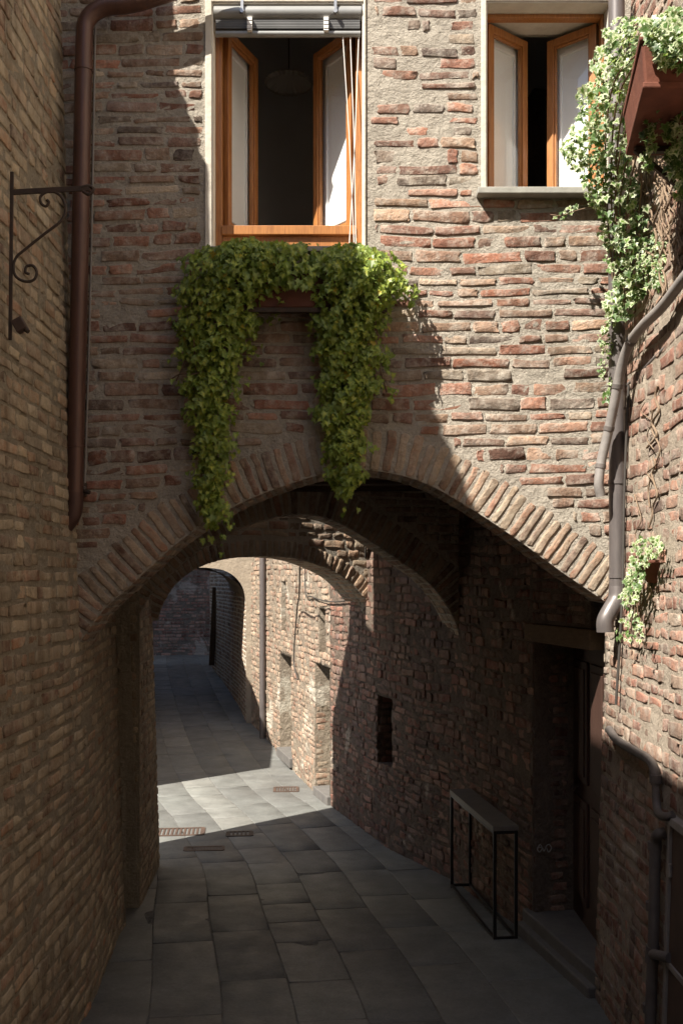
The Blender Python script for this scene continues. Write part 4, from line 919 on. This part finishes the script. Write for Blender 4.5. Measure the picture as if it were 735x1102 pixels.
cloud([(22,694,742,3.95),(42,692,745,3.93),(60,700,745,3.92),(72,715,745,3.95)],330,.034,.12)
cloud([(85,712,724,4.3),(95,704,722,4.3),(108,697,714,4.35),(120,695,706,4.4)],70,.032,.06)
cloud([(95,735,745,4.2),(120,722,745,4.3),(150,712,745,4.35),(185,718,745,4.4),(215,730,745,4.5)],260,.036,.15)
cloud([(96,712,726,4.15),(112,700,716,4.25),(128,694,708,4.3),(160,690,704,4.4),(185,692,704,4.5)],90,.032,.06)
cloud([(330,648,662,5.6),(370,645,658,5.65),(400,646,656,5.65),(430,650,660,5.65),(450,658,664,5.66)],110,.024,.03)
cloud([(150,604,616,5.35),(160,600,612,5.35),(180,612,624,5.4)],26,.032,.05)
cloud([(222,600,622,5.6),(226,596,618,5.6),(236,590,606,5.62)],16,.026,.03)
mb.build('foliage',M['ivy_var'],vi)
mb=MB()
def vine(pts,r=.006): mb.tube(smooth_path(pts,6),r,7)
for k in range(7):
    x=660+k*5; vine([W(700-k*2,45+k*4,4.7),W(x,90+k*14,5.1),W(x-8+rng.uniform(-6,6),180+k*8,5.35),W(656+rng.uniform(0,24),300+k*5,5.5)],.005)
vine([W(640,222,5.5),W(622,226,5.55),W(604,232,5.6),W(592,231,5.62)],.003); vine([W(650,88,5.2),W(632,92,5.25),W(620,96,5.25)],.003)
mb.build('stems',M['stem'],vi)
# dry roots clinging on right wall
dv=empty('dry_creeper',(1.6,5.2,2.6),'dry brown creeper roots clinging to the sunny right wall behind the ivy','creeper')
mb=MB()
for k in range(70):
    px=rng.uniform(682,738) if k<62 else rng.uniform(684,712); py=rng.uniform(90,270) if k<62 else rng.uniform(400,620); n=6; pts=[]; L_=rng.uniform(40,110)
    for j in range(n):
        pts.append(WR(px+rng.normal(0,3.2)+j*rng.uniform(-1,1),py+L_*j/(n-1),.012+.012*rng.uniform()))
    mb.tube(smooth_path(pts,4),rng.uniform(.002,.0075),6)
mb.build('roots',M['dead'],dv)
# lower small pot with plant
sp_=empty('wall_pot',tuple(WR(703,615,.06)),'small half round terracotta pot on the right wall below the niche','pot')
c=WR(705,603,.0); mb=MB(); V=[];n=12
for r,z in ((.085,.0),(.088,-.012),(.075,-.02),(.045,-.11),(.0,-.12)):
    for j in range(n+1):
        th=math.pi/2+math.pi*j/n; V.append(c+np.array([r*math.cos(th),r*math.sin(th),z]))
mb.add(V,[(i*(n+1)+j,i*(n+1)+j+1,(i+1)*(n+1)+j+1,(i+1)*(n+1)+j) for i in range(4) for j in range(n)],0,smooth=True); mb.build('pot',M['terracotta'],sp_)
si=empty('ivy_plant',tuple(WR(690,640,.05)),'small pale variegated ivy growing from the half round pot','ivy'); mb=MB()
def wallcloud(rows,n,size):
    R=np.array(rows,float); y=rng.uniform(R[0,0],R[-1,0],n); x=np.interp(y,R[:,0],R[:,1])+(np.interp(y,R[:,0],R[:,2])-np.interp(y,R[:,0],R[:,1]))*rng.uniform(0,1,n)
    P=np.array([WR(a,b_,.02+.09*rng.uniform()) for a,b_ in zip(x,y)]); nr=np.stack([-1+rng.normal(0,.4,n),-.7+rng.normal(0,.4,n),.5+rng.normal(0,.4,n)],-1); tp=np.stack([rng.normal(0,.5,n),rng.normal(0,.5,n),-1+rng.normal(0,.3,n)],-1)
    leaves(mb,P,nr,tp,size*rng.uniform(.5,1.3,n),np.clip(rng.normal(.6,.2,n),0,.95))
wallcloud([(578,682,712),(595,676,712),(606,678,700),(620,674,692),(640,666,688),(650,662,686)],230,.026)
wallcloud([(655,674,680),(672,664,690),(690,662,692)],60,.024)
mb.build('foliage',M['ivy_var'],si)
mb=MB(); 
for k in range(5): mb.tube(smooth_path([WR(700,602,.03),WR(690,612+k*3,.06),WR(680+k*2,640,.05),WR(674+k*4,685,.03)],5),.004,6)
mb.build('stems',M['stem'],si)

# ------------------------------------------------------------------ camera, light, world
cam=bpy.data.cameras.new('camera'); co=bpy.data.objects.new('camera',cam); link(co); co.location=(0,0,EYE); co.rotation_euler=(math.pi/2,0,0)
cam.sensor_fit='VERTICAL'; cam.sensor_height=36; cam.lens=36*F/1102; cam.shift_y=(CY-551)/1102; cam.shift_x=0; cam.clip_end=500; scene.camera=co
Lv=Vector((1,.91,-1.6)).normalized()
sun=bpy.data.lights.new('sun','SUN'); sun.energy=5; sun.angle=math.radians(.5); sun.color=(1,.93,.82)
so=bpy.data.objects.new('sun',sun); link(so); so.rotation_euler=Lv.to_track_quat('-Z','Y').to_euler(); so.location=(-5,-5,12)
w=bpy.data.worlds.new('World'); scene.world=w; w.use_nodes=True; nt=w.node_tree
bg=nt.nodes['Background'] if 'Background' in nt.nodes else nt.nodes.new('ShaderNodeBackground')
sky=nt.nodes.new('ShaderNodeTexSky'); sky.sky_type='NISHITA'; sky.sun_disc=False; sky.sun_elevation=math.asin(-Lv.z); sky.sun_rotation=math.atan2(-Lv.x,-Lv.y)%(2*math.pi)
nt.links.new(sky.outputs[0],bg.inputs[0]); bg.inputs[1].default_value=.07
vs=scene.view_settings; vs.view_transform='Standard'; vs.look='None'; vs.gamma=1; vs.exposure=1.3
scene.cycles.use_denoising=True
scene.cycles.max_bounces=8; scene.cycles.diffuse_bounces=4; scene.cycles.transparent_max_bounces=12
